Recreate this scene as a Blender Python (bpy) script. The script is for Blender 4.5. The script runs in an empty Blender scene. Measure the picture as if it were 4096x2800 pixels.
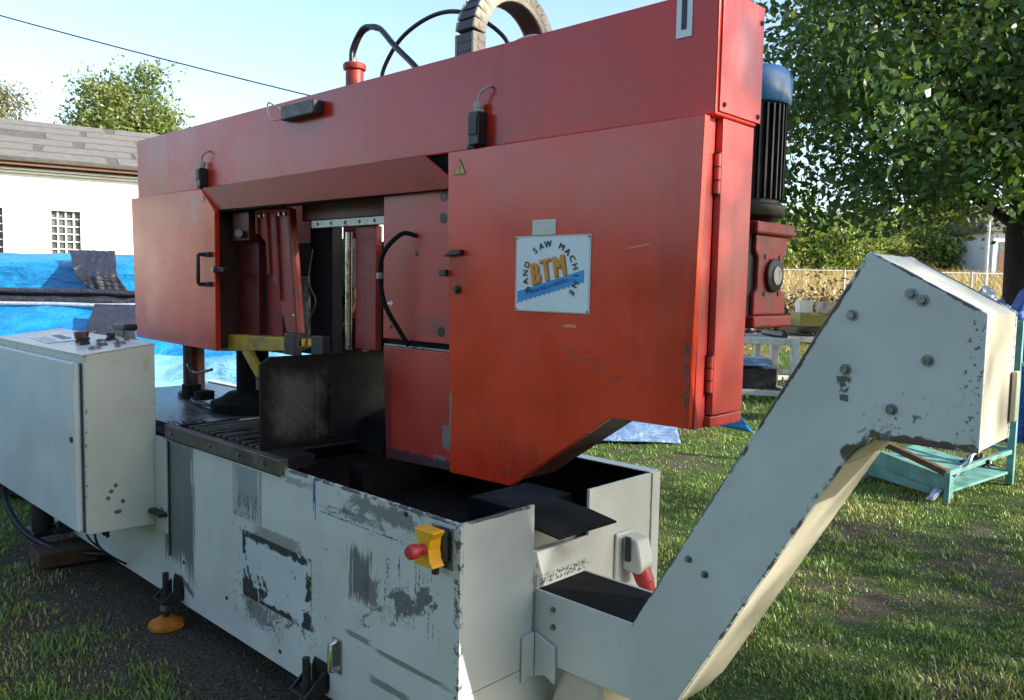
import bpy, bmesh, math, random
import numpy as np
from mathutils import Matrix, Vector, noise as mnoise
random.seed(7); rng = np.random.default_rng(11)
R = math.radians
scene = bpy.context.scene
col = scene.collection

# ------------------------------------------------------------------ camera
cam_d = bpy.data.cameras.new('camera'); cam = bpy.data.objects.new('camera', cam_d); col.objects.link(cam)
cam_d.sensor_width = 36.0; cam_d.lens = 28.49; cam_d.clip_start = 0.05; cam_d.clip_end = 3000
CAM = Vector((1.7196, -1.5983, 1.6))
cr, cu, cf = Vector((.72236, .69125, .01919)), Vector((-.06955, .04502, .99656)), Vector((-.68801, .72122, -.08060))
m = Matrix((cr, cu, -cf)).transposed().to_4x4(); m.translation = CAM
cam.matrix_world = m
scene.camera = cam
# ------------------------------------------------------------------ sky + sun
SUN_EL, SUN_AZ = R(26.5), R(68.5)          # azimuth clockwise from +Y
w = bpy.data.worlds.new('World'); scene.world = w; w.use_nodes = True
nt = w.node_tree; bgn = nt.nodes['Background']
sky = nt.nodes.new('ShaderNodeTexSky'); sky.sky_type = 'NISHITA'; sky.sun_disc = False
sky.sun_elevation = SUN_EL; sky.sun_rotation = SUN_AZ; sky.air_density = 1.0; sky.dust_density = 1.2; sky.ozone_density = 1.2
nt.links.new(sky.outputs[0], bgn.inputs[0]); bgn.inputs[1].default_value = 0.15
sl = bpy.data.lights.new('sun', 'SUN'); sl.energy = 4.6; sl.angle = R(0.53); sl.color = (1, .93, .80)
so = bpy.data.objects.new('sun', sl); col.objects.link(so)
sdir = Vector((math.sin(SUN_AZ)*math.cos(SUN_EL), math.cos(SUN_AZ)*math.cos(SUN_EL), math.sin(SUN_EL)))
so.rotation_euler = sdir.to_track_quat('Z', 'Y').to_euler(); so.location = (30, 12, 20)
vs = scene.view_settings; vs.view_transform = 'Standard'; vs.look = 'None'; vs.exposure = 1.3; vs.gamma = 1; vs.use_curve_mapping = False

# ------------------------------------------------------------------ material helpers
class NT:
    def __init__(s, name):
        s.mat = bpy.data.materials.new(name); s.mat.use_nodes = True
        s.t = s.mat.node_tree; s.b = s.t.nodes['Principled BSDF']; s.out = s.t.nodes['Material Output']
    def n(s, ty, **k):
        x = s.t.nodes.new(ty)
        for a, v in k.items(): setattr(x, a, v)
        return x
    def put(s, sock, v):
        if isinstance(v, bpy.types.NodeSocket): s.t.links.new(v, sock)
        elif v is not None:
            if hasattr(sock, 'default_value') and isinstance(v, (tuple, list)) and len(v) == 3 and sock.type == 'RGBA': v = (*v, 1)
            sock.default_value = v
    def math(s, op, a, b=None, c=None, clamp=False):
        x = s.n('ShaderNodeMath', operation=op, use_clamp=clamp)
        for i, v in enumerate((a, b, c)): s.put(x.inputs[i], v)
        return x.outputs[0]
    def mix(s, f, a, b, blend='MIX'):
        x = s.n('ShaderNodeMix', data_type='RGBA', blend_type=blend)
        s.put(x.inputs[0], f); s.put(x.inputs[6], a); s.put(x.inputs[7], b); return x.outputs[2]
    def pos(s, local=False):
        if local: return s.n('ShaderNodeTexCoord').outputs['Object']
        return s.n('ShaderNodeNewGeometry').outputs['Position']
    def scale(s, v, sc):
        x = s.n('ShaderNodeVectorMath', operation='MULTIPLY'); s.put(x.inputs[0], v); x.inputs[1].default_value = sc; return x.outputs[0]
    def noise(s, v, sc, det=4, rough=.55, dist=0):
        x = s.n('ShaderNodeTexNoise'); s.put(x.inputs['Vector'], v); x.inputs['Scale'].default_value = sc
        x.inputs['Detail'].default_value = det; x.inputs['Roughness'].default_value = rough; x.inputs['Distortion'].default_value = dist
        return x.outputs[0]
    def ramp(s, v, a, b, lo=0., hi=1.):
        x = s.n('ShaderNodeMapRange', interpolation_type='SMOOTHSTEP'); s.put(x.inputs[0], v)
        for i, q in zip((1, 2, 3, 4), (a, b, lo, hi)): x.inputs[i].default_value = q
        return x.outputs[0]
    def sep(s, v):
        x = s.n('ShaderNodeSeparateXYZ'); s.put(x.inputs[0], v); return x.outputs
    def bump(s, h, st=.2, d=.002):
        x = s.n('ShaderNodeBump'); x.inputs['Strength'].default_value = st; x.inputs['Distance'].default_value = d
        s.put(x.inputs['Height'], h); s.t.links.new(x.outputs[0], s.b.inputs['Normal'])
    def set(s, color=None, rough=None, metal=None, spec=None, coat=None):
        for k, v in (('Base Color', color), ('Roughness', rough), ('Metallic', metal), ('Specular IOR Level', spec), ('Coat Weight', coat)):
            if v is not None: s.put(s.b.inputs[k], v)
        return s.mat

def simple(name, c, rough=.5, metal=0, var=.25, sc=14, bump=.15, spec=.5, grime=None, gamt=.5):
    t = NT(name); p = t.pos(); n1 = t.noise(p, sc, 5, .6); n2 = t.noise(p, sc*7, 3)
    f = t.math('ADD', t.math('MULTIPLY', n1, .7), t.math('MULTIPLY', n2, .3))
    k = t.ramp(f, .3, .7, 1-var, 1+var*.6)
    cc = t.mix(1.0, c, t.n('ShaderNodeCombineColor').outputs[0], 'MULTIPLY')
    comb = [x for x in t.t.nodes if x.bl_idname == 'ShaderNodeCombineColor'][0]
    for i in range(3): t.put(comb.inputs[i], k)
    if grime: cc = t.mix(t.math('MULTIPLY', t.ramp(t.noise(p, sc*.6, 6, .65), .5, .68), gamt), cc, grime)
    t.bump(f, bump, .002)
    return t.set(cc, t.ramp(n1, .25, .75, max(.05, rough-.1), min(1, rough+.12)), metal, spec)

def boxmask(t, u, v, cu_, cv_, hu, hv, nz, amp=1.2, ang=0., soft=.35):
    """noisy-edged rectangle in (u, v): 1 inside, 0 outside"""
    du, dv = t.math('SUBTRACT', u, cu_), t.math('SUBTRACT', v, cv_)
    if ang:
        c, s_ = math.cos(ang), math.sin(ang)
        du, dv = (t.math('ADD', t.math('MULTIPLY', du, c), t.math('MULTIPLY', dv, s_)),
                  t.math('SUBTRACT', t.math('MULTIPLY', dv, c), t.math('MULTIPLY', du, s_)))
    a = t.math('DIVIDE', t.math('ABSOLUTE', du), hu); b = t.math('DIVIDE', t.math('ABSOLUTE', dv), hv)
    d = t.math('SUBTRACT', 1.0, t.math('MAXIMUM', a, b))
    d = t.math('ADD', d, t.math('MULTIPLY', t.math('SUBTRACT', nz, .5), amp))
    return t.ramp(d, 0., soft)

def worn_paint(name, base, axis, patches, chip=.70, rough=.42, bare=(.085, .088, .09), spec=.5, tone=.06, dirt=(.30, .28, .22), dirtk=.35, ior=None, streak=0.):
    """painted sheet with scuffs and chips; axis gives the two world axes the patches live in"""
    t = NT(name); p = t.pos(); xyz = t.sep(p); u, v = xyz['xyz'.index(axis[0])], xyz['xyz'.index(axis[1])]
    nf = t.noise(p, 95, 5, .65); nm = t.noise(p, 22, 6, .65, .4); nl = t.noise(p, 3.2, 3); nr = t.ramp(t.noise(p, 15, 9, .74, .6), .30, .70)
    st = t.noise(t.scale(p, (60, 60, 5)), 1., 5, .65)
    hs = t.noise(t.scale(p, (5, 5, 90)), 1., 5, .65)
    c = t.mix(t.ramp(nl, .35, .65), tuple(x*(1-tone) for x in base), tuple(min(1, x*(1+tone)) for x in base))
    c = t.mix(t.math('MULTIPLY', t.ramp(t.noise(p, 7, 6, .7), .52, .75), dirtk), c, dirt)
    if streak:      # grease runs and rubbed, dusty areas
        run = t.ramp(t.noise(t.scale(p, (16, 16, 1.1)), 1., 6, .7), .50, .74); c = t.mix(t.math('MULTIPLY', run, streak), c, tuple(x*.30 for x in base))
        sm_ = t.ramp(t.noise(p, 2.3, 7, .72, .8), .50, .72); c = t.mix(t.math('MULTIPLY', sm_, streak*.9), c, tuple(x*.42+.012 for x in base))
        du_ = t.ramp(t.noise(p, 320, 2, .5), .60, .72); c = t.mix(t.math('MULTIPLY', du_, .12), c, (.55, .40, .36))
    m_ = t.ramp(t.math('ADD', t.math('MULTIPLY', nf, .55), t.math('MULTIPLY', nm, .6)), chip-.02, chip+.015)   # small chips everywhere
    tot = m_
    for q in patches:
        kind = q.get('k', 'm'); nz = {'m': nm, 'v': st, 'h': hs, 'f': nf, 'r': nr}[kind]
        k = boxmask(t, u, v, q['c'][0], q['c'][1], q['h'][0], q['h'][1], nz, q.get('a', 1.2), q.get('r', 0.), q.get('s', .35))
        if 'thr' in q: k = t.math('MULTIPLY', k, t.ramp(t.math('ADD', t.math('MULTIPLY', nz, .6), t.math('MULTIPLY', nf, .4)), q['thr'], q['thr']+.05))
        k = t.math('MULTIPLY', k, q.get('o', 1.))
        if 'col' in q: c = t.mix(k, c, q['col'])
        else: tot = t.math('MAXIMUM', tot, k)
    bc = t.mix(nm, tuple(x*.55 for x in bare), tuple(x*1.5 for x in bare))
    cc = t.mix(tot, c, bc)
    rr = t.math('ADD', t.ramp(nl, .3, .7, rough-.05, rough+.06), t.math('MULTIPLY', tot, .2))
    t.bump(t.math('ADD', t.math('MULTIPLY', t.noise(p, 1.9, 2), 9.), t.math('SUBTRACT', t.math('MULTIPLY', t.noise(p, 160, 2), .12), tot)), .25, .0012)
    if ior: t.b.inputs['IOR'].default_value = ior
    return t.set(cc, rr, 0, spec)

M = {}
WHITE = (.53, .545, .50)
RED = (.68, .038, .010)
bp_ = lambda cx, cz, hx, hz, **k: dict(c=(cx, cz), h=(hx, hz), **k)
GREY = (.17, .175, .175)
M['base_front'] = worn_paint('worn_white_front', WHITE, 'xz', [
    bp_(-1.905, .585, .165, .31, k='v', a=1.1, s=.2, o=.92, col=(.115, .13, .13)),
    bp_(-.37, .846, .21, .034, k='r', a=1.0, s=.4, o=.9, col=(.15, .155, .16)), bp_(-.5, .80, .12, .018, k='r', a=1.2, s=.3, o=.85, col=(.17, .175, .18)), bp_(-.9, .85, .1, .012, k='r', a=1.5, s=.3, o=.7, col=(.2, .2, .2)), bp_(-.58, .79, .16, .02, k='h', a=2.2, thr=.5),
    bp_(-.25, .79, .2, .03, k='h', a=2.4, thr=.54),
    bp_(-.50, .60, .07, .10, k='v', a=2.4, o=.9, s=.35, col=(.09, .095, .095)), bp_(-.45, .56, .06, .05, k='r', a=1.6, o=.8, s=.4, col=(.10, .10, .10)), bp_(-.52, .56, .06, .1, k='v', a=2.0, thr=.56),
    bp_(-.25, .60, .15, .11, k='v', a=1.6, thr=.545), bp_(-.27, .58, .07, .045, k='r', a=1.5, r=.5, s=.2, o=.9), bp_(-.17, .615, .05, .022, k='r', a=1.5, r=.7, s=.2, o=.9), bp_(-.22, .565, .13, .03, k='m', a=2.2, r=.45, thr=.50), bp_(-.35, .50, .15, .025, k='m', a=2.4, r=.35, thr=.54),
    bp_(-.51, .382, .08, .012, k='h', a=1.2, o=.8, col=(.16, .16, .155)), bp_(-.22, .369, .21, .011, k='h', a=1.3, o=.85, col=(.13, .14, .14)), bp_(-.33, .262, .12, .015, k='m', a=.9, o=.85, col=(.15, .15, .15)),
    bp_(-1.83, .195, .10, .022, k='r', a=.8, r=-.35, o=.9, col=(.12, .13, .13)), bp_(-1.2, .27, .13, .04, k='r', a=1.6, s=.3, o=.8, col=(.14, .14, .14)), bp_(-1.80, .45, .06, .25, k='v', a=2.0, s=.4, o=.7, col=(.12, .13, .13)),
    bp_(-.781, .84, .0085, .052, k='v', a=.5, col=(.01, .07, .30)), bp_(-.774, .78, .0035, .05, k='v', a=.5, col=(.01, .07, .30)), bp_(-.787, .80, .003, .04, k='v', a=.5, col=(.01, .07, .30)),
    bp_(-1.02, .30, .28, .035, k='m', a=2.0, thr=.52), bp_(-1.15, .255, .16, .06, k='f', a=1.6, thr=.52), bp_(-1.33, .44, .06, .2, k='m', a=1.6, thr=.55), bp_(-.73, .44, .07, .2, k='m', a=1.5, thr=.57),
    bp_(-1.05, .60, .2, .03, k='m', a=1.4, o=.7, col=(.16, .15, .14)), bp_(-.012, .55, .014, .4, k='m', a=1.8, thr=.50), bp_(-.5, .886, .6, .007, k='m', a=1.6, thr=.45)], chip=.755, rough=.40)
M['panel_chipped'] = worn_paint('chipped_panel', (.52, .56, .55), 'xz', [
    bp_(-1.10, .576, .26, .022, k='r', a=1.3, s=.12), bp_(-1.22, .348, .09, .06, k='r', a=2.0, s=.12), bp_(-1.05, .316, .20, .014, k='r', a=1.8, s=.12),
    bp_(-.814, .47, .018, .05, k='r', a=1.8, s=.12), bp_(-.825, .335, .025, .035, k='r', a=1.8, s=.12), bp_(-1.295, .53, .02, .06, k='r', a=1.8, s=.12), bp_(-1.05, .44, .26, .15, k='r', a=.5, thr=.74, s=.1)],
    chip=.72, bare=(.02, .022, .024), rough=.4)
M['panel_grey'] = worn_paint('mottled_panel', (.36, .40, .40), 'xz', [bp_(-1.27, .76, .1, .1, k='v', a=2.0, o=.7, col=(.19, .21, .21)), bp_(-1.27, .68, .11, .05, k='v', a=2.4, thr=.52)], chip=.68)
M['base_side'] = worn_paint('worn_white_side', WHITE, 'yz', [
    bp_(.006, .5, .010, .4, k='m', a=1.6, thr=.52), bp_(.16, .886, .16, .006, k='m', a=1.5), bp_(.475, .628, .14, .018, k='f', a=2.2, thr=.48), bp_(.335, .5, .012, .2, k='m', a=1.8, o=.7),
    bp_(.80, .60, .05, .10, k='m', a=1.5, thr=.62)], chip=.80, rough=.36, dirtk=.22)
M['conv'] = worn_paint('worn_white_conveyor', WHITE, 'xz', [
    bp_(1.243, 1.40, .02, .16, k='f', a=1.7, thr=.585), bp_(1.15, 1.262, .13, .014, k='r', a=.9, col=(.10, .06, .045)), bp_(1.12, 1.29, .12, .03, k='m', a=1.8, thr=.56),
    bp_(1.03, 1.235, .05, .04, k='m', a=1.8, thr=.52), bp_(.85, .95, .22, .02, k='m', a=1.9, r=1.05, thr=.52),
    bp_(1.08, 1.32, .14, .06, k='f', a=1.6, thr=.635), bp_(.967, 1.378, .02, .02, k='m', a=2.0, thr=.47), bp_(.968, 1.345, .012, .009, k='m', a=1.6),
    bp_(.85, 1.418, .30, .011, k='r', a=.8, r=1.05, col=(.075, .05, .038)), bp_(.54, .878, .33, .005, k='r', a=1.3, r=1.05), bp_(.76, .807, .43, .006, k='r', a=1.2, r=1.053, thr=.5), bp_(1.01, 1.235, .05, .016, k='r', a=1.2, r=.75, col=(.10, .07, .04)), bp_(1.14, 1.622, .14, .005, k='r', a=1.4, r=-.503)], chip=.765, rough=.34, dirtk=.12)
M['white'] = worn_paint('worn_white_plain', WHITE, 'xz', [], chip=.76, rough=.36, dirtk=.2)
M['cream'] = worn_paint('worn_white_sunlit_tone', (.50, .47, .37), 'xz', [], chip=.78, rough=.38, dirtk=.3)  # conveyor white with warm sunlight mixed into the base colour
M['cab'] = worn_paint('cabinet_grey', (.48, .50, .43), 'yz', [bp_(-.13, .57, .06, .1, k='f', a=1.4, thr=.63), bp_(-.312, .85, .006, .4, k='m', a=1.6, thr=.55), bp_(-.003, .85, .006, .4, k='m', a=1.6, thr=.55),
    bp_(-.18, 1.215, .03, .012, k='m', a=2, o=.4, col=(.42, .42, .10))], chip=.79, rough=.42, dirtk=.12)
M['cabdoor'] = worn_paint('cabinet_door', (.52, .56, .55), 'xz', [bp_(-2.192, .85, .006, .3, k='m', a=1.5, thr=.56), bp_(-2.26, .86, .03, .035, k='f', a=1.6, thr=.56)], chip=.83, rough=.4, dirtk=.10)
M['cabtop'] = worn_paint('cabinet_top', (.56, .52, .45), 'xy', [], chip=.77, rough=.30, dirtk=.3)
REDP = [bp_(-.525, 1.08, .012, .12, k='m', a=1.6, o=.9, col=(.24, .24, .18)), bp_(-.53, .95, .012, .06, k='m', a=1.4, o=.9, col=(.24, .24, .18)), bp_(-.2, .925, .2, .03, k='m', a=2.2, thr=.57),
        bp_(.488, 1.33, .009, .1, k='m', a=1.8, thr=.49), bp_(-.47, 2.02, .09, .07, k='m', a=1.0, o=.5, s=.8, col=(.62, .03, .02)), bp_(.2, 1.3, .3, .12, k='m', a=1.2, thr=.66),
        bp_(-2.62, 1.98, .05, .085, k='v', a=1.1, o=.55, col=(.33, .23, .24)), bp_(-2.9, 1.95, .5, .12, k='v', a=1.6, o=.28, s=.8, col=(.45, .19, .12)),
        bp_(-2.46, 1.60, .09, .16, k='v', a=1.8, o=.4, s=.9, col=(.16, .02, .015)), bp_(-.48, 1.62, .09, .14, k='v', a=1.8, o=.35, s=.9, col=(.16, .02, .015)), bp_(-.05, .98, .3, .1, k='v', a=1.8, o=.4, s=.9, col=(.14, .015, .01)),
        bp_(.42, 1.6, .09, .45, k='v', a=1.6, o=.3, s=.9, col=(.22, .03, .02)), bp_(-2.9, 1.26, .5, .05, k='v', a=1.8, o=.4, s=.9, col=(.14, .02, .015)),
        bp_(.10, 1.37, .10, .004, k='m', a=1.6, r=-.35, s=.3, o=.6), bp_(.22, 1.30, .05, .003, k='m', a=1.6, r=.5, s=.3, o=.6), bp_(.30, 1.72, .05, .0025, k='m', a=1.4, r=.15, s=.3, o=.5, col=(.75, .35, .3)),
        bp_(-.35, 1.12, .06, .003, k='m', a=1.5, r=-.6, s=.3, o=.6), bp_(.05, 1.47, .03, .006, k='m', a=1.8, s=.3, o=.6, col=(.75, .4, .3)), bp_(-3.1, 1.62, .05, .003, k='m', a=1.5, r=.3, s=.3, o=.5, col=(.75, .4, .35))]
M['red'] = worn_paint('red_door_paint', RED, 'xz', REDP, chip=.80, rough=.24, bare=(.05, .03, .025), spec=.5, ior=1.55, streak=.25, tone=.08, dirt=(.50, .09, .06), dirtk=.14)
M['redband'] = worn_paint('red_beam_paint', (.58, .030, .015), 'xz', [bp_(-.39, 2.09, .12, .05, k='m', a=1.2, o=.6, s=.8, col=(.10, .03, .025)), bp_(-1.55, 2.3, .2, .05, k='m', a=1.5, o=.3, s=.8, col=(.2, .05, .04)),
        bp_(-3.2, 2.22, .25, .16, k='v', a=1.3, o=.3, s=.8, col=(.5, .2, .12)), bp_(-2.6, 2.12, .2, .06, k='m', a=1.4, o=.5, s=.8, col=(.2, .03, .02))], chip=.80, rough=.27, bare=(.06, .03, .025), spec=.5, ior=1.45, streak=.25, tone=.10, dirt=(.40, .07, .06), dirtk=.15)
M['redblock'] = worn_paint('red_block_paint', (.46, .028, .014), 'xz', [bp_(-.565, 1.05, .016, .13, k='m', a=1.8, o=.95, col=(.22, .24, .19)), bp_(-.60, 1.0, .028, .05, k='m', a=2.2, o=.9, col=(.20, .22, .18)), bp_(-.64, .905, .04, .022, k='m', a=1.6, o=.9, col=(.18, .19, .17)),
        bp_(-.8, .885, .3, .03, k='m', a=1.5, o=.9, col=(.03, .03, .03)), bp_(-.97, 1.1, .05, .3, k='v', a=1.6, o=.7, s=.8, col=(.10, .02, .02)), bp_(-.7, 1.43, .18, .06, k='m', a=1.5, o=.5, s=.9, col=(.10, .05, .06)),
        bp_(-.85, .98, .2, .1, k='m', a=1.6, thr=.60)], chip=.77, rough=.38, bare=(.05, .035, .03), spec=.7, tone=.12, dirt=(.25, .05, .04), dirtk=.3)
M['redend'] = worn_paint('red_end_paint', (.52, .055, .045), 'yz', [bp_(.6, 2.3, .09, .16, k='v', a=1.6, o=.4, s=.9, col=(.40, .25, .25)), bp_(.6, 1.7, .1, .4, k='v', a=1.5, o=.2, s=.9, col=(.35, .16, .16))], chip=.78, rough=.36, bare=(.05, .03, .03), spec=.5, ior=1.5, streak=.3, tone=.1, dirt=(.42, .20, .17), dirtk=.35)
M['edgebar'] = simple('greasy_edge_bar', (.10, .095, .08), .45, .3, .45, 14, .3, .5, (.03, .022, .016), .7)
M['motorgrey'] = simple('dusty_grey_motor', (.09, .095, .095), .5, .2, .4, 12, .3, .5, (.02, .02, .02), .6)
M['hood'] = simple('shade_darkened_hood_red', (.34, .016, .008), .4, 0, .3, 6, .1, .5, (.05, .01, .008), .4)  # red darkened so the colour carries the hood's shade
M['darkred'] = simple('dark_red_frame', (.11, .008, .006), .45, 0, .4, 9, .2, .5, (.02, .018, .016), .6)  # deepened red, standing in for shade inside the opening
M['redcast'] = simple('red_casting', (.30, .026, .018), .5, 0, .35, 16, .4, .5, (.05, .03, .03), .6)
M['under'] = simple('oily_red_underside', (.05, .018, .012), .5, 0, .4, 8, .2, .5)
M['oil'] = simple('oily_black_steel', (.008, .008, .009), .75, 0, .5, 10, .3, .15, (.022, .018, .014), .35)
M['black'] = simple('black_plastic', (.016, .016, .018), .42, 0, .3, 30, .1)
M['blackmetal'] = simple('black_cast_metal', (.02, .019, .019), .45, .2, .5, 20, .4, .5, (.07, .055, .045), .5)
M['rubber'] = simple('black_rubber', (.012, .013, .016), .38, 0, .3, 30, .1)
M['steel'] = simple('worn_steel', (.33, .33, .32), .34, .85, .35, 25, .2, .5, (.09, .07, .05), .6)
M['chrome'] = simple('bright_rod', (.62, .62, .60), .2, 1, .15, 30, .05)
M['plate'] = NT('greasy_steel_plate')
t = M['plate']; p = t.pos(); z = t.sep(p)[2]
n1 = t.noise(p, 9, 7, .7); n2 = t.noise(p, 60, 5, .7)
k = t.math('MULTIPLY', boxmask(t, t.sep(p)[1], z, .22, 1.09, .16, .17, n1, 1.4, 0, .7), 1.)
cc = t.mix(k, (.009, .0085, .008), t.mix(n2, (.045, .04, .034), (.17, .155, .13)))
cc = t.mix(t.ramp(n2, .66, .7), cc, (.22, .2, .16)); t.bump(n2, .3, .003)
M['plate'] = t.set(cc, t.ramp(n1, .3, .7, .55, .8), .0, .25)
M['yellow'] = simple('yellow_bar_paint', (.46, .27, .015), .5, 0, .35, 12, .3, .5, (.08, .05, .02), .6)
M['estop_y'] = simple('yellow_plastic', (.75, .36, .012), .38, 0, .12, 20, .05)
M['estop_r'] = simple('red_plastic', (.42, .025, .03), .42, 0, .2, 20, .05)
M['brownred'] = simple('dull_red_knob', (.10, .03, .022), .5, 0, .25, 20, .05)
M['orange'] = simple('orange_pad_paint', (.50, .16, .015), .55, 0, .35, 25, .4, .4, (.06, .04, .02), .6)
M['signw'] = simple('sign_white', (.72, .76, .76), .35, 0, .05, 6, .03)
M['signb'] = simple('sign_blue', (.03, .30, .62), .35, 0, .08, 10, .02)
M['signo'] = simple('sign_orange', (.72, .25, .02), .35, 0, .15, 30, .02)
M['signod'] = simple('sign_orange_dark', (.35, .10, .01), .4, 0, .1, 30, .02)
M['navy'] = simple('navy_print', (.012, .03, .22), .4, 0, .1, 30, .02)
M['ink'] = simple('black_print', (.01, .01, .014), .4, 0, .1, 30, .02)
M['paper'] = simple('faded_label', (.60, .60, .50), .55, 0, .12, 20, .05)
M['bluecap'] = simple('blue_fan_cover', (.012, .14, .36), .28, 0, .2, 12, .1, .8, (.25, .38, .48), .5)
M['chainw'] = simple('dusty_chain_plastic', (.40, .36, .29), .6, 0, .25, 18, .2, .4, (.18, .15, .11), .5)
M['chaind'] = simple('dark_chain_plastic', (.05, .05, .052), .5, 0, .3, 18, .2)
M['galv'] = simple('galvanised_bolt', (.27, .28, .29), .35, .9, .3, 60, .2, .5, (.05, .04, .035), .6)
M['rust'] = simple('rusty_steel', (.12, .06, .035), .75, .1, .45, 20, .5, .3, (.03, .02, .015), .5)
M['cable'] = simple('grey_cable', (.42, .38, .36), .5, 0, .1, 30, .05)
M['teal'] = simple('teal_paint', (.13, .30, .26), .45, 0, .3, 8, .2, .5, (.05, .07, .05), .5)
M['framew'] = simple('cream_frame_paint', (.62, .60, .52), .45, 0, .2, 8, .2, .5, (.16, .11, .07), .5)
M['wood'] = simple('old_timber', (.075, .045, .026), .8, 0, .4, 10, .5, .3)
M['foil'] = simple('crumpled_film', (.50, .52, .56), .18, .3, .3, 25, .8, .8)
M['strap'] = simple('white_cardboard', (.78, .76, .70), .6, 0, .1, 8, .1)
M['boxy'] = simple('olive_box', (.30, .27, .05), .6, 0, .2, 12, .1)

def tarp_mat(name, c, rough=.28, sc=3.5):
    t = NT(name); p = t.pos(); a = t.noise(t.scale(p, (sc, sc, sc*4)), 1, 6, .6, .8); b = t.noise(p, 30, 4, .6)
    f = t.math('ADD', t.math('MULTIPLY', a, .8), t.math('MULTIPLY', b, .2)); t.bump(f, .9, .05)
    return t.set(t.mix(t.ramp(a, .3, .7), tuple(x*.75 for x in c), tuple(min(1, x*1.2) for x in c)), rough, 0, .7)
M['tarp'] = tarp_mat('blue_tarpaulin', (.012, .22, .50))
M['tarpb'] = tarp_mat('deep_blue_tarpaulin', (.006, .07, .30), .45)
M['tarpd'] = tarp_mat('black_film', (.025, .023, .032), .3, 6)
M['tarpl'] = tarp_mat('sunlit_tone_tarpaulin', (.20, .45, .62), .2)  # paler blue puts the sunlit look into the tarpaulin's colour
M['tarpg'] = tarp_mat('grey_blue_sheet', (.12, .20, .34), .25)

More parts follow.
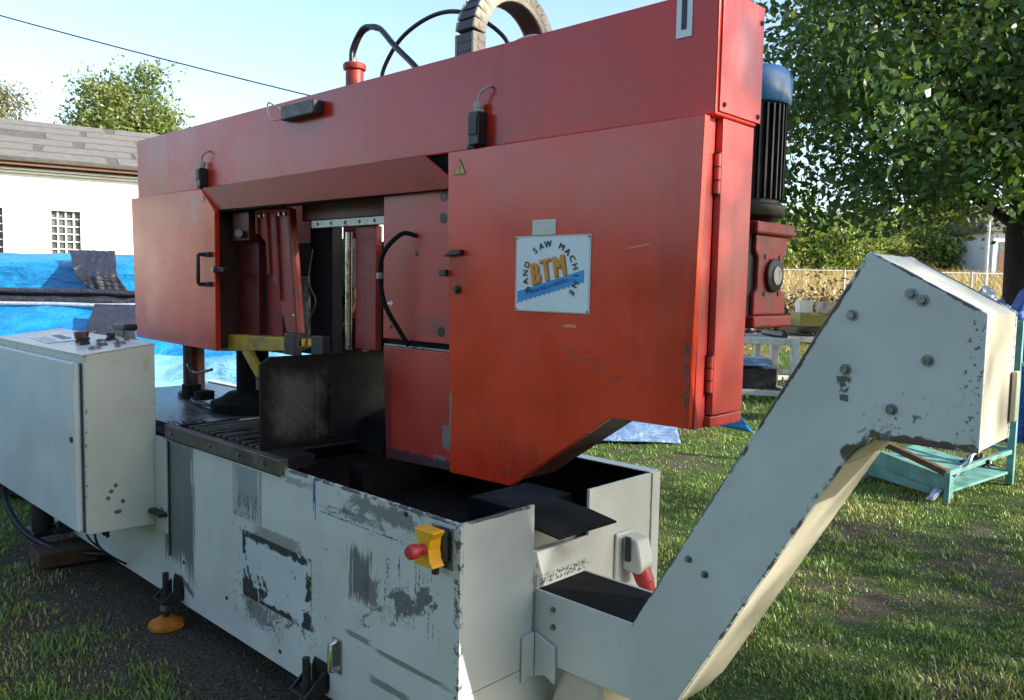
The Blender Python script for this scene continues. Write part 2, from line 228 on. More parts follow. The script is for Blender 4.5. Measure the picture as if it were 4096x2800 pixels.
# ------------------------------------------------------------------ mesh helpers
WL = {}
class MB:
    def __init__(s): s.v = []; s.f = []; s.sm = []
    def add(s, vs_, fs, smooth=False):
        o = len(s.v); s.v += [tuple(q) for q in vs_]; s.f += [tuple(i+o for i in q) for q in fs]; s.sm += [smooth]*len(fs); return s
    def box(s, x0, x1, y0, y1, z0, z1):
        return s.add([(x, y, z) for x in (x0, x1) for y in (y0, y1) for z in (z0, z1)],
                     [(0, 1, 3, 2), (4, 6, 7, 5), (0, 4, 5, 1), (2, 3, 7, 6), (0, 2, 6, 4), (1, 5, 7, 3)])
    def prism(s, poly, ax, a0, a1):
        """poly in the two other axes (order xyz without ax), extruded along ax"""
        def P(q, a): return {'x': (a, q[0], q[1]), 'y': (q[0], a, q[1]), 'z': (q[0], q[1], a)}[ax]
        n = len(poly)
        return s.add([P(q, a0) for q in poly]+[P(q, a1) for q in poly],
                     [tuple(range(n))[::-1], tuple(range(n, 2*n))]+[(i, (i+1) % n, n+(i+1) % n, n+i) for i in range(n)])
    def tube(s, pts, r, n=10, caps=True):
        pts = [Vector(p) for p in pts]; rs = r if isinstance(r, (list, tuple)) else [r]*len(pts)
        t0 = (pts[1]-pts[0]).normalized(); up = Vector((0, 0, 1)) if abs(t0.z) < .9 else Vector((1, 0, 0))
        a = t0.cross(up).normalized(); vs_ = []
        for i, p in enumerate(pts):
            t = (pts[min(i+1, len(pts)-1)]-pts[max(i-1, 0)]).normalized()
            a = (a-t*a.dot(t)).normalized(); b = t.cross(a)
            vs_ += [p+(a*math.cos(2*math.pi*k/n)+b*math.sin(2*math.pi*k/n))*rs[i] for k in range(n)]
        fs = [(i*n+k, i*n+(k+1) % n, (i+1)*n+(k+1) % n, (i+1)*n+k) for i in range(len(pts)-1) for k in range(n)]
        s.add(vs_, fs, True)
        if caps:
            o = len(s.v)-len(vs_); s.f += [tuple(o+k for k in range(n))[::-1], tuple(o+(len(pts)-1)*n+k for k in range(n))]; s.sm += [False]*2
        return s
    def cyl(s, p0, p1, r, n=20): return s.tube([p0, p1], r, n)
    def lathe(s, c, prof, axis='z', n=24):
        pts = []; c = Vector(c)
        ax = {'x': (Vector((1, 0, 0)), Vector((0, 1, 0)), Vector((0, 0, 1))), 'y': (Vector((0, 1, 0)), Vector((0, 0, 1)), Vector((1, 0, 0))), 'z': (Vector((0, 0, 1)), Vector((1, 0, 0)), Vector((0, 1, 0)))}[axis]
        for r, h in prof: pts += [c+ax[0]*h+(ax[1]*math.cos(2*math.pi*k/n)+ax[2]*math.sin(2*math.pi*k/n))*max(r, 1e-4) for k in range(n)]
        fs = [(i*n+k, i*n+(k+1) % n, (i+1)*n+(k+1) % n, (i+1)*n+k) for i in range(len(prof)-1) for k in range(n)]
        s.add(pts, fs, True); o = len(s.v)-len(pts)
        s.f += [tuple(o+k for k in range(n))[::-1], tuple(o+(len(prof)-1)*n+k for k in range(n))]; s.sm += [False]*2
        return s
    def hexbolt(s, c, ax, r=.011, h=.008):
        c = Vector(c); d = {'-y': Vector((0, -1, 0)), '+x': Vector((1, 0, 0)), '+z': Vector((0, 0, 1))}[ax]
        s.tube([c, c+d*.003], r*1.55, 14); return s.tube([c+d*.003, c+d*(.003+h)], r, 6)
    def grid(s, fn, nu, nv, smooth=True):
        vs_ = [fn(i/(nu-1), j/(nv-1)) for i in range(nu) for j in range(nv)]
        return s.add(vs_, [(i*nv+j, (i+1)*nv+j, (i+1)*nv+j+1, i*nv+j+1) for i in range(nu-1) for j in range(nv-1)], smooth)
    def build(s, name, mat, parent=None, bevel=0, seg=2, solid=0, loc=None):
        me = bpy.data.meshes.new(name); V = [Vector(q) for q in s.v]
        lo = Vector((min(q[i] for q in V) for i in range(3))); hi = Vector((max(q[i] for q in V) for i in range(3)))
        c = Vector(loc) if loc is not None else Vector(((lo.x+hi.x)/2, (lo.y+hi.y)/2, lo.z if parent is None else (lo.z+hi.z)/2))
        me.from_pydata([q-c for q in V], [], s.f)
        me.polygons.foreach_set('use_smooth', s.sm)
        bm = bmesh.new(); bm.from_mesh(me); bmesh.ops.recalc_face_normals(bm, faces=bm.faces); bm.to_mesh(me); bm.free()
        if any(s.sm):
            try: me.set_sharp_from_angle(angle=R(42))
            except Exception: pass
        me.materials.append(M[mat] if isinstance(mat, str) else mat)
        o = bpy.data.objects.new(name, me); col.objects.link(o)
        o.location = c-(WL[parent.name] if parent else Vector()); o.parent = parent; WL[o.name] = c
        if bevel:
            md = o.modifiers.new('bevel', 'BEVEL'); md.width = bevel; md.segments = seg; md.limit_method = 'ANGLE'; md.angle_limit = R(35)
        if solid:
            md = o.modifiers.new('solid', 'SOLIDIFY'); md.thickness = solid; md.offset = 0
        return o
def thing(name, loc, label, cat, group=None):
    o = bpy.data.objects.new(name, None); o.empty_display_size = .2; col.objects.link(o); o.location = loc; WL[o.name] = Vector(loc)
    return tag(o, label, cat, group)
def tag(o, label, cat, group=None):
    o['label'] = label; o['category'] = cat
    if group: o['group'] = group
    return o
def bold_text(s, size, origin, ux, uz, uy, ang=0., w=.03, **k):
    r = MB(); og = Vector(origin); dx = (Vector(ux)*math.cos(ang)+Vector(uz)*math.sin(ang))*size*w
    for i, f in enumerate((-1, 0, 1)): r = join(r, text_bm(s, size, og+dx*f+Vector(uy)*.00012*i, ux, uz, uy, ang, **k))
    return r
def kind(o, k): o['kind'] = k; return o
def B(*a): return MB().box(*a)
def join(*ms):
    r = MB()
    for q in ms: r.add(q.v, q.f); r.sm[-len(q.f):] = q.sm
    return r
def npmesh(name, verts, faces, mat, parent=None, cols=None, loc=(0, 0, 0), smooth=False):
    """verts (N,3), faces (F,k) numpy"""
    me = bpy.data.meshes.new(name); n, k = faces.shape
    me.vertices.add(len(verts)); me.vertices.foreach_set('co', (verts-np.array(loc)).astype(np.float32).ravel())
    me.loops.add(n*k); me.loops.foreach_set('vertex_index', faces.astype(np.int32).ravel())
    me.polygons.add(n); me.polygons.foreach_set('loop_start', np.arange(0, n*k, k, dtype=np.int32))
    me.polygons.foreach_set('loop_total', np.full(n, k, dtype=np.int32))
    if smooth: me.polygons.foreach_set('use_smooth', np.ones(n, dtype=bool))
    me.update(calc_edges=True)
    if cols is not None:
        at = me.color_attributes.new('col', 'FLOAT_COLOR', 'POINT')
        at.data.foreach_set('color', np.c_[cols, np.ones(len(cols))].astype(np.float32).ravel())
    me.materials.append(mat)
    o = bpy.data.objects.new(name, me); col.objects.link(o); o.parent = parent
    o.location = Vector(loc)-(WL[parent.name] if parent else Vector()); WL[o.name] = Vector(loc)
    return o
def text_bm(s, size, origin, ux, uz, uy, ang=0., align='CENTER', extrude=.0006, sx=1., shear=0.):
    """text as a mesh; ux = reading direction, uz = up, uy = out of the surface"""
    cu_ = bpy.data.curves.new('t', 'FONT'); cu_.body = s; cu_.size = size; cu_.align_x = align; cu_.align_y = 'CENTER'; cu_.extrude = extrude; cu_.shear = shear; cu_.resolution_u = 3; cu_.offset = 0
    ob = bpy.data.objects.new('t', cu_); col.objects.link(ob); dg = bpy.context.evaluated_depsgraph_get()
    me = bpy.data.meshes.new_from_object(ob.evaluated_get(dg)); mb = MB(); ca, sa = math.cos(ang), math.sin(ang)
    ux, uz, uy, og = Vector(ux), Vector(uz), Vector(uy), Vector(origin)
    mb.add([og+ux*(v.co.x*sx*ca-v.co.y*sa)+uz*(v.co.x*sx*sa+v.co.y*ca)+uy*v.co.z for v in me.vertices], [tuple(p.vertices) for p in me.polygons])
    bpy.data.objects.remove(ob); bpy.data.curves.remove(cu_); bpy.data.meshes.remove(me)
    return mb
def spline(pts, n=8):
    P = [Vector(p) for p in pts]; P = [P[0]*2-P[1]]+P+[P[-1]*2-P[-2]]; out = []
    for i in range(1, len(P)-2):
        for k in range(n):
            t = k/n; a, b, c, d = P[i-1], P[i], P[i+1], P[i+2]
            out.append(.5*((2*b)+(c-a)*t+(2*a-5*b+4*c-d)*t*t+(3*b-a-3*c+d)*t**3))
    return out+[P[-2]]

# ------------------------------------------------------------------ ground
FH, RH = np.array([-.6903, .7235]), np.array([.7235, .6903]); C2 = np.array([1.72, -1.598])
def ground_z(x, y):
    x = np.asarray(x, float); y = np.asarray(y, float)
    r = (x-C2[0])*FH[0]+(y-C2[1])*FH[1]; l = (x-C2[0])*RH[0]+(y-C2[1])*RH[1]
    az = np.degrees(np.arctan2(l, np.maximum(r, .1))); sm = np.clip((az+2)/12, 0, 1); sm = sm*sm*(3-2*sm)*(r > 0)
    rise = np.clip(r-14, 0, 60); rise = .066*np.where(rise < 4, rise*rise/8, rise-2)
    return rise*sm
def lawn_fac(x, y):
    """0 = bare soil, 1 = full turf: worn ground in front of and under the machine"""
    q = np.array([mnoise.noise((a*.9, b*.9, 3.1))*.5+mnoise.noise((a*2.6, b*2.6, 7.7))*.35+mnoise.noise((a*7, b*7, 1.7))*.25 for a, b in zip(x, y)])
    f = .95+q*1.0
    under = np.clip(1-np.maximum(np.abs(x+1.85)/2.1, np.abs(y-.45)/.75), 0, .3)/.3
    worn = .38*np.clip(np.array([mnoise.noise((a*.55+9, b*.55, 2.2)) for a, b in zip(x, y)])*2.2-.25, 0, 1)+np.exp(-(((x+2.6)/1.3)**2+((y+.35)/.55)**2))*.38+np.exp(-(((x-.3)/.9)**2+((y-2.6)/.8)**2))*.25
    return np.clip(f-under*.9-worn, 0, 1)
t = NT('ground_soil_and_turf'); p = t.pos()
a = t.noise(p, .9, 5, .6); b = t.noise(p, 7, 6, .7); d = t.noise(p, 70, 5, .7)
soil = t.mix(t.ramp(d, .3, .7), (.03, .024, .02), (.16, .125, .095)); turf = t.mix(d, (.03, .055, .014), (.075, .12, .030)); dry = t.mix(d, (.08, .07, .028), (.18, .145, .06))
lawn = t.sep(t.n('ShaderNodeAttribute', attribute_name='col').outputs[1])[0]
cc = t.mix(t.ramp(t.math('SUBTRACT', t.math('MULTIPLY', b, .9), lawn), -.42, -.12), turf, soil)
cc = t.mix(t.math('MULTIPLY', t.ramp(a, .55, .68), .6), cc, dry)
px_, py_, pz_ = t.sep(p)
rr = t.math('ADD', t.math('MULTIPLY', t.math('SUBTRACT', px_, 1.72), -.6903), t.math('MULTIPLY', t.math('ADD', py_, 1.598), .7235))
cc = t.mix(t.ramp(t.math('ADD', rr, t.math('MULTIPLY', b, 3)), 19, 23), cc, t.mix(b, (.22, .16, .06), (.42, .32, .14)))
t.bump(t.math('ADD', d, b), .9, .04); M['ground'] = t.set(cc, .95, 0, .2)
u = np.concatenate([-np.geomspace(1, 900, 34)[::-1]-14, np.linspace(-14.5, 22, 260), np.geomspace(1, 900, 34)+22])
v = np.concatenate([-np.geomspace(1, 900, 30)[::-1]-14, np.linspace(-14, 1, 30), np.linspace(1.1, 12, 100), np.linspace(12.3, 70, 110), np.geomspace(1, 900, 26)+70])
U, V_ = np.meshgrid(u, v, indexing='ij')
gx = C2[0]+U*RH[0]+V_*FH[0]; gy = C2[1]+U*RH[1]+V_*FH[1]
gz = ground_z(gx, gy)
def undulation(x, y): return np.array([mnoise.noise((a*.8, b*.8, 0))*.02+mnoise.noise((a*3, b*3, 5))*.008 for a, b in zip(np.ravel(x), np.ravel(y))])
und = undulation(gx, gy).reshape(gx.shape)
gz = gz+und-.015
nu, nv = U.shape; idx = np.arange(nu*nv).reshape(nu, nv)
fc = np.stack([idx[:-1, :-1], idx[1:, :-1], idx[1:, 1:], idx[:-1, 1:]], -1).reshape(-1, 4)
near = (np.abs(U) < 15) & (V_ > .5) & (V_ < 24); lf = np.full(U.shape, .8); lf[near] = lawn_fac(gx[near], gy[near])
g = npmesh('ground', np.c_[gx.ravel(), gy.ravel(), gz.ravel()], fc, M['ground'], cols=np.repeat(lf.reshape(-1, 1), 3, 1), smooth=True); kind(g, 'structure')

# ------------------------------------------------------------------ the band saw: base
saw = thing('band_saw_machine', (-1.6, .5, 0), 'large red and white industrial band saw with control cabinet, standing on the lawn', 'band saw')
B_ = lambda name, mat, *a, **k: MB().box(*a).build(name, mat, saw, **k)
MB().prism([(-3.72, .10), (0, .10), (0, .89), (-1.013, .89), (-1.013, .848), (-3.72, .848)], 'y', 0, .012).build('base_front_wall', 'base_front', saw, .002)
MB().prism([(.0125, .10), (1.0175, .10), (1.0175, .889), (.613, .889), (.613, .726), (.327, .726), (.327, .889), (.0125, .889)], 'x', -.013, -.001).build('base_side_wall', 'base_side', saw, .0015)
B_('seam_strip', 'ink', -.0008, .0008, .0125, .32, .3515, .3525)
bw = B_('base_back_wall', 'white', -3.72, -.001, 1.018, 1.030, .10, .889, bevel=.002)
MB().box(-3.72, 0, .985, 1.045, .8895, .8945).build('rim_flange', 'white', bw, .0015)
MB().box(.0005, .006, .995, 1.046, .10, .889).build('corner_flange', 'white', bw, .001)
B_('base_end_wall', 'white', -3.72, -3.708, .0125, 1.0175, .10, .84)
B_('base_floor', 'rust', -3.705, -.014, .013, 1.017, .105, .115)
sump = B_('sump_tray', 'oil', -1.30, -.016, .014, 1.0, .60, .612)
MB().box(-1.30, -.016, 1.002, 1.016, .613, .884).build('sump_liner', 'oil', sump)
MB().box(-1.30, -.016, .0135, .0155, .613, .886).build('sump_liner', 'oil', sump)
MB().prism([(.0165, .613), (1.0, .613), (1.0, .884), (.62, .884), (.62, .72), (.32, .72), (.32, .884), (.0165, .884)], 'x', -.0155, -.0135).build('sump_liner', 'oil', sump)
MB().box(-1.33, -1.302, .02, 1.0, .3, .82).build('sump_bulkhead', 'oil', sump)
B_('slot_back_plate', 'white', -.06, -.05, .30, .64, .66, .79)
mb = MB(); TP = [(-.16, .33, .83), (0, .33, .812), (.07, .37, .785), (.122, .608, .806), (0, .608, .825), (-.16, .608, .835)]
mb.add(TP+[(x, y, z-.006) for x, y, z in TP], [(0, 1, 4, 5), (1, 2, 3, 4), (6, 11, 10, 7), (7, 10, 9, 8)]+[(i, 6+i, 6+(i+1) % 6, (i+1) % 6) for i in range(6)])
mb.build('chip_tray', 'oil', saw)
B_('pedestal', 'oil', -.52, -.28, .52, .86, .613, .78, bevel=.004)
B_('sump_block', 'rust', -.22, -.17, .45, .62, .613, .80, bevel=.004)
B_('sump_bracket', 'oil', -1.0, -.9, .30, .36, .613, .86, bevel=.006)
# covers on the front
ap = MB().box(-1.306, -.80, -.004, -.0005, .308, .582).build('access_panel', 'panel_chipped', saw, .0015)
MB().box(-1.387, -1.16, -.0035, -.0005, .63, .842).build('cover_plate', 'panel_grey', saw, .001)
MB().box(-2.135, -2.005, -.012, -.0005, .40, .846).build('corner_cover', 'cab', saw, .002)
for z_ in (.50,): MB().hexbolt((-2.06, -.0125, z_), '-y').build('bolt', 'galv', saw)
MB().box(-2.13, -2.0, -.05, -.013, .485, .505).build('cabinet_bracket', 'blackmetal', saw, .003)
MB().cyl((-1.995, -.006, .30), (-1.995, -.006, .84), .004, 8).build('conduit', 'blackmetal', saw)
for x_, z_ in ((-.255, .868), (-.40, .17), (-.10, .205), (-1.45, .25), (-1.86, .30), (-.16, .12), (-1.02, .16)): MB().lathe((x_, -.0028, z_), [(.0085, 0), (.0085, .0025)], 'y', 12).build('bolt_hole', 'ink', saw)
h = MB().box(-.658, -.605, -.005, -.0005, .213, .340).build('drain_latch', 'steel', saw, .004)
MB().tube([(-.632, -.006, .33), (-.632, -.03, .325), (-.632, -.032, .23), (-.632, -.006, .222)], .010, 10).build('latch_bar', 'chrome', h)
# emergency stop
es = MB().box(-.128, -.03, -.0045, -.0005, .742, .872).build('emergency_stop', 'galv', saw, .002)
MB().box(-.115, -.043, -.030, -.005, .765, .860).build('switch_box', 'black', es, .004)
ycap = MB().prism([(-.124, .872), (-.036, .872), (-.036, .866), (-.050, .845), (-.054, .815), (-.050, .785), (-.036, .768), (-.036, .762), (-.124, .762), (-.124, .768), (-.108, .785), (-.104, .815), (-.108, .845), (-.124, .866)], 'y', -.078, -.0305).build('yellow_cover', 'estop_y', es, .004)
MB().lathe((-.079, -.0785, .815), [(.017, 0), (.017, -.012), (.014, -.014), (.014, -.022), (.0215, -.024), (.0225, -.034), (.0215, -.050), (.017, -.056), (.004, -.058)], 'y', 24).build('stop_button', 'estop_r', es)
MB().cyl((-.079, -.028, .764), (-.079, -.028, .728), .012, 12).build('cable_gland', 'black', es)
for q in ((-.121, .749), (-.037, .749), (-.037, .865)): MB().hexbolt((q[0], -.0046, q[1]), '-y', .003, .002).build('screw', 'galv', es)
# levelling feet
def foot(x, y, s, pad='orange'):
    f = MB().prism([(x-.06, .13), (x+.06, .13), (x+.06, .18), (x+.04, .225), (x-.04, .225), (x-.06, .18)], 'y', min(y, y+s*.012)-.001, max(y, y+s*.012)-.001).build('levelling_foot', 'blackmetal', saw, .002)
    MB().box(x-.055, x+.055, min(y, y-s*.10), max(y, y-s*.10), .118, .132).build('foot_lug', 'blackmetal', f, .002)
    for d in (-1, 1): MB().prism([(y-s*.012, .132), (y-s*.095, .132), (y-s*.012, .20)], 'x', x+d*.047-.004, x+d*.047+.004).build('gusset', 'blackmetal', f)
    MB().cyl((x, y-s*.06, .03), (x, y-s*.06, .25), .014, 12).build('foot_bolt', 'blackmetal', f)
    MB().tube([(x, y-s*.06, .133), (x, y-s*.06, .155)], .026, 6).build('lock_nut', 'blackmetal', f)
    MB().tube([(x, y-s*.06, .075), (x, y-s*.06, .105)], .028, 6).build('lock_nut', 'steel', f)
    MB().lathe((x, y-s*.06, -.005), [(.076, 0), (.08, .010), (.075, .024), (.05, .036), (.03, .05)], 'z', 26).build('foot_pad', pad, f)
foot(-1.92, 0, 1); foot(-.74, 0, 1); foot(-3.35, 0, 1); foot(-1.92, 1.03, -1); foot(-.5, 1.03, -1); foot(-3.35, 1.03, -1)
# power socket on the far half of the end wall
ps = MB().box(.0005, .012, .765, .865, .50, .70).build('power_inlet', 'white', saw, .006)
MB().prism([(.012, .69), (.075, .68), (.10, .585), (.085, .555), (.012, .56)], 'y', .80, .885).build('inlet_housing', 'white', ps, .012, 3)
MB().tube([(.06, .845, .575), (.085, .85, .52)], [.036, .034], 18).build('red_collar', 'estop_r', ps)
MB().tube([(.085, .85, .52), (.105, .855, .46), (.108, .86, .40)], [.030, .027, .02], 16).build('plug', 'estop_r', ps)
MB().box(.03, .05, .79, .80, .60, .69).build('inlet_latch', 'black', ps)
MB().tube(spline([(.108, .86, .40), (.10, .9, .2), (.2, 1.0, .03), (.5, 1.3, .02)]), .009, 8).build('power_cable', 'rubber', ps)

# ------------------------------------------------------------------ work table
MB().box(-3.70, -1.315, .014, 1.016, .835, .862).build('table_bed', 'oil', saw)
MB().box(-3.6, -2.12, .10, .99, .862, .885).build('table_plate', 'steel', saw, .003)
eb = MB().box(-2.0, -.985, -.02, .018, .862, .922).build('table_edge_bar', 'edgebar', saw, .003)
for i, x_ in enumerate((-1.93, -1.55, -1.30, -1.10)): MB().hexbolt((x_, -.0205, .893), '-y', .007, .005).build('bolt', 'galv', eb)
MB().box(-1.86, -1.22, .0185, .06, .863, .90).build('slat_rest', 'oil', eb)
for i in range(12):
    x_ = -1.86+i*.0545+random.uniform(-.006, .006)
    sl_ = MB().box(x_, x_+.016, .03, .95, .888, .932+random.uniform(-.004, .003)).build('table_slat', 'edgebar', saw, .002)
MB().box(-1.20, -1.02, -.015, .16, .868, .918).build('swarf_ledge', 'plate', saw, .004)
# upright deflector plate beside the slats
MB().prism([(.04, .90), (.95, .90), (.95, 1.29), (.085, 1.29), (.04, 1.262)], 'x', -1.245, -1.233).build('deflector_plate', 'plate', saw, .0015)
MB().box(-1.2325, -1.226, .29, .312, .93, 1.2).build('plate_rib', 'plate', saw, .002)
MB().box(-1.2325, -1.22, .36, .41, .93, 1.16).build('plate_rib', 'plate', saw, .004)
MB().prism([(.5, .86), (.95, .86), (.95, 1.1), (.55, 1.0)], 'x', -1.225, -1.05).build('vise_block', 'oil', saw, .006)
# clutter at the left of the table
MB().prism([(-2.02, .863), (-1.86, .863), (-1.90, .93), (-2.0, .915)], 'y', .05, .30).build('table_stop', 'oil', saw, .004)
mb = MB()
for i in range(26):
    a = random.uniform(0, 6.3); c = Vector((random.uniform(-2.13, -1.98), random.uniform(.0, .2), random.uniform(.866, .90)))
    mb.tube([c+Vector((math.cos(a+k)*.018, math.sin(a+k)*.018, k*.006)) for k in range(5)], .0025, 5)
kind(mb.build('swarf_curls', 'blackmetal', saw), 'stuff')
MB().tube([(-1.99, .0, .885), (-1.84, .17, .94)], .006, 8).build('table_rod', 'rust', saw)
# columns between table and head
def column(x, y, r, z0, z1, mat):
    c = MB().cyl((x, y, z0), (x, y, z1), r, 24).build('column', mat, saw)
    MB().lathe((x, y, z0), [(r*1.5, 0), (r*1.5, .03), (r*1.15, .045)], 'z', 24).build('column_flange', 'blackmetal', c)
column(-3.03, .60, .062, .885, 1.30, 'darkred')
column(-2.36, .62, .085, .885, 1.30, 'oil')
MB().lathe((-2.36, .62, .886), [(.22, 0), (.22, .05), (.17, .07), (.13, .10)], 'z', 30).build('turntable_hub', 'oil', saw)
MB().tube(spline([(-2.86, .5, 1.2), (-2.85, .49, 1.1), (-2.80, .48, 1.05), (-2.80, .48, .93), (-2.74, .47, .90), (-2.5, .47, .90)]), .010, 8).build('hydraulic_pipe', 'rubber', saw)
MB().tube(spline([(-2.9, .5, 1.10), (-2.75, .48, 1.065), (-2.55, .48, 1.10)]), .008, 8).build('hydraulic_pipe', 'rubber', saw)
MB().tube(spline([(-2.86, .47, .965), (-2.74, .46, .965), (-2.70, .46, .93), (-2.68, .46, .905), (-2.5, .46, .905)]), .009, 8).build('hydraulic_pipe', 'rubber', saw)
MB().box(-2.80, -2.72, .42, .50, .94, 1.0).build('valve_block', 'oil', saw, .004)
MB().box(-2.62, -2.56, .42, .50, .93, .98).build('valve_block', 'oil', saw, .004)
# yellow clamping arm
ya = MB().prism([(-2.50, 1.205), (-1.78, 1.255), (-1.70, 1.28), (-1.70, 1.318), (-1.86, 1.318), (-2.46, 1.30), (-2.50, 1.29)], 'y', .50, .58).build('clamping_arm', 'yellow', saw, .006)
MB().prism([(-2.20, 1.225), (-2.12, 1.235), (-2.0, 1.12), (-2.05, 1.10)], 'y', .47, .50).build('arm_brace', 'yellow', ya, .003)
for x_ in (-2.06, -2.0): MB().cyl((x_, .485, 1.10), (x_, .485, 1.04), .009, 10).build('clamp_bolt', 'galv', ya)
MB().hexbolt((-1.74, .4995, 1.30), '-y', .012, .01).build('bolt', 'galv', ya)

# ------------------------------------------------------------------ control cabinet
cab = MB().prism([(-.316, .43), (-.001, .42), (-.001, 1.2865), (-.316, 1.247)], 'x', -3.47, -2.14).build('control_cabinet', 'cab', saw, .004)
MB().box(-3.455, -2.185, -.345, -.3165, .437, 1.212).build('cabinet_door', 'cabdoor', cab, .006, 3)
MB().box(-2.178, -2.160, -.3195, -.3165, .437, 1.21).build('door_seal', 'blackmetal', cab)
dn = (1.2865-1.247)/.315
topz = lambda y: 1.247+(y+.316)*dn
MB().add([(x, y, topz(y)+dz) for dz in (.001, .006) for x, y in ((-3.474, -.322), (-2.136, -.322), (-2.136, 0.004), (-3.474, .004))],
         [(0, 1, 2, 3), (7, 6, 5, 4), (0, 4, 5, 1), (1, 5, 6, 2), (2, 6, 7, 3), (3, 7, 4, 0)]).build('cabinet_top', 'cabtop', cab, .002)
MB().lathe((-2.225, -.3455, .86), [(.014, 0), (.013, -.006)], 'y', 16).build('door_lock', 'black', cab)
def knob(x, y, prof, mat, name='push_button', n=16): return MB().lathe((x, y, topz(y)+.0065), prof, 'z', n).build(name, mat, cab)
knob(-2.60, -.17, [(.030, 0), (.030, .010), (.024, .012), (.024, .016), (.030, .018), (.034, .05), (.032, .054)], 'brownred', 'stop_knob')
def selector(x, y, a):
    s_ = knob(x, y, [(.024, 0), (.024, .012), (.016, .016), (.016, .022)], 'black', 'selector_switch'); 
    d = Vector((math.cos(a), math.sin(a), 0)); c = Vector((x, y, topz(y)+.034)); e = Vector((-d.y, d.x, 0))
    MB().add([c+d*i*.024+e*j*.007+Vector((0, 0, k*.009)) for i in (-1, 1) for j in (-1, 1) for k in (-1, 1)], [(0, 1, 3, 2), (4, 6, 7, 5), (0, 4, 5, 1), (2, 3, 7, 6), (0, 2, 6, 4), (1, 5, 7, 3)]).build('switch_lever', 'black', s_, .002)
selector(-2.50, -.19, .7); selector(-2.52, -.06, .3)
for x_, y_ in ((-2.36, -.16), (-2.28, -.22), (-2.30, -.10), (-2.50, -.11)): knob(x_, y_, [(.027, 0), (.027, .008), (.020, .010), (.020, .014)], 'steel', 'ring_button')
knob(-2.22, -.14, [(.013, 0), (.013, .006), (.007, .008), (.006, .035), (.008, .038)], 'galv', 'toggle_switch', 12)
knob(-2.40, .0-.03, [(.013, 0), (.013, .006), (.007, .008), (.006, .045), (.008, .048)], 'galv', 'toggle_switch', 12)
mb = MB(); q = [(-3.15, -.24), (-2.78, -.27), (-2.70, -.12), (-3.06, -.09)]
mb.add([(x, y, topz(y)+.0075) for x, y in q]+[(x, y, topz(y)+.011) for x, y in q], [(0, 1, 2, 3), (7, 6, 5, 4)]+[(i, (i+1) % 4, 4+(i+1) % 4, 4+i) for i in range(4)]); mb.build('display_plate', 'signw', cab, .001)
for i in range(2):
    mb = MB(); yy = -.235+i*.07; q = [(-3.08, yy), (-2.82, yy-.02), (-2.81, yy+.02), (-3.07, yy+.04)]
    mb.add([(x, y, topz(y)+.0125) for x, y in q], [(0, 1, 2, 3)]); mb.build('display_window', 'ink' if i else 'paper', cab)
for y_, z_ in ((-.19, .64), (-.21, .615), (-.225, .585), (-.16, .56), (-.19, .515), (-.175, .515)): MB().hexbolt((-2.1395, y_, z_), '+x', .006, .004).build('screw', 'galv', cab)
text_bm('SRD', .036, (-2.1392, -.045, 1.19), (0, 0, -1), (0, 1, 0), (1, 0, 0)).build('chalk_lettering', simple('yellow_marker', (.40, .42, .10), .8), cab)
for i, (x_, l_) in enumerate(((-2.42, .07), (-2.28, .05), (-2.24, .05), (-2.5, .03))):
    MB().tube([(x_, -.2, .425), (x_, -.2, .425-l_*.5), (x_-.01, -.19, .42-l_)], [.016, .014, .008], 10).build('cable_gland', 'black', cab)
MB().tube(spline([(-2.43, -.19, .36), (-2.44, -.17, .28), (-2.5, -.1, .2), (-2.55, .02, .10)]), .006, 8).build('cable', 'rubber', cab)
MB().tube(spline([(-2.55, -.19, .42), (-2.55, -.18, .3), (-2.52, -.1, .2)]), .005, 8).build('cable', 'rubber', cab)
# hose and pump under the cabinet's far end
MB().tube(spline([(-3.6, -.25, .44), (-3.62, -.27, .30), (-3.45, -.22, .13), (-3.2, -.1, .05), (-3.0, .1, .03)]), .018, 10).build('coolant_hose', 'rubber', saw)
pm = MB().cyl((-3.46, -.12, .12), (-3.46, -.12, .36), .06, 18).build('coolant_pump', 'blackmetal', saw)
MB().box(-3.56, -3.36, -.2, -.02, .10, .125).build('pump_foot', 'blackmetal', pm, .004)
# angle bracket behind the cabinet top
ab = MB().box(-2.62, -2.34, .01, .05, 1.255, 1.285).build('cabinet_rear_rail', 'blackmetal', saw, .003)
MB().box(-2.72, -2.56, .02, .09, 1.325, 1.36).build('rail_grip', 'blackmetal', ab, .01)
MB().cyl((-2.64, .05, 1.28), (-2.64, .05, 1.33), .012, 10).build('rail_post', 'galv', ab)

# ------------------------------------------------------------------ saw head
MB().box(-3.447, .53, .452, .69, 2.084, 2.432).build('head_beam', 'redband', saw, .005)
MB().box(.5305, .536, .465, .705, 2.094, 2.432).build('end_panel', 'redend', saw, .002)
for y_, z_ in ((.487, 2.115), (.685, 2.112), (.688, 2.385)): MB().hexbolt((.5362, y_, z_), '+x', .005, .003).build('screw', 'blackmetal', saw)
RD = [(-.55, 2.079), (.517, 2.081), (.497, 1.195), (.219, 1.192), (-.204, .897), (-.519, .890)]
ins = [(-.535, 2.06), (.496, 2.06), (.480, 1.205), (.224, 1.203), (-.20, .912), (-.505, .905)]
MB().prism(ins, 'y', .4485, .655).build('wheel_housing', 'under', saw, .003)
door = MB().prism(RD, 'y', .42, .448).build('wheel_guard_door', 'red', saw, .003)
MB().prism([(.4485, 2.075), (.503, 2.088), (.503, 1.19), (.4485, 1.19)], 'x', .482, .502).build('door_return', 'redend', door, .002)
MB().prism([(.512, 2.086), (.695, 2.084), (.690, 1.228), (.512, 1.228)], 'x', .498, .522).build('housing_side_panel', 'redend', saw, .003)
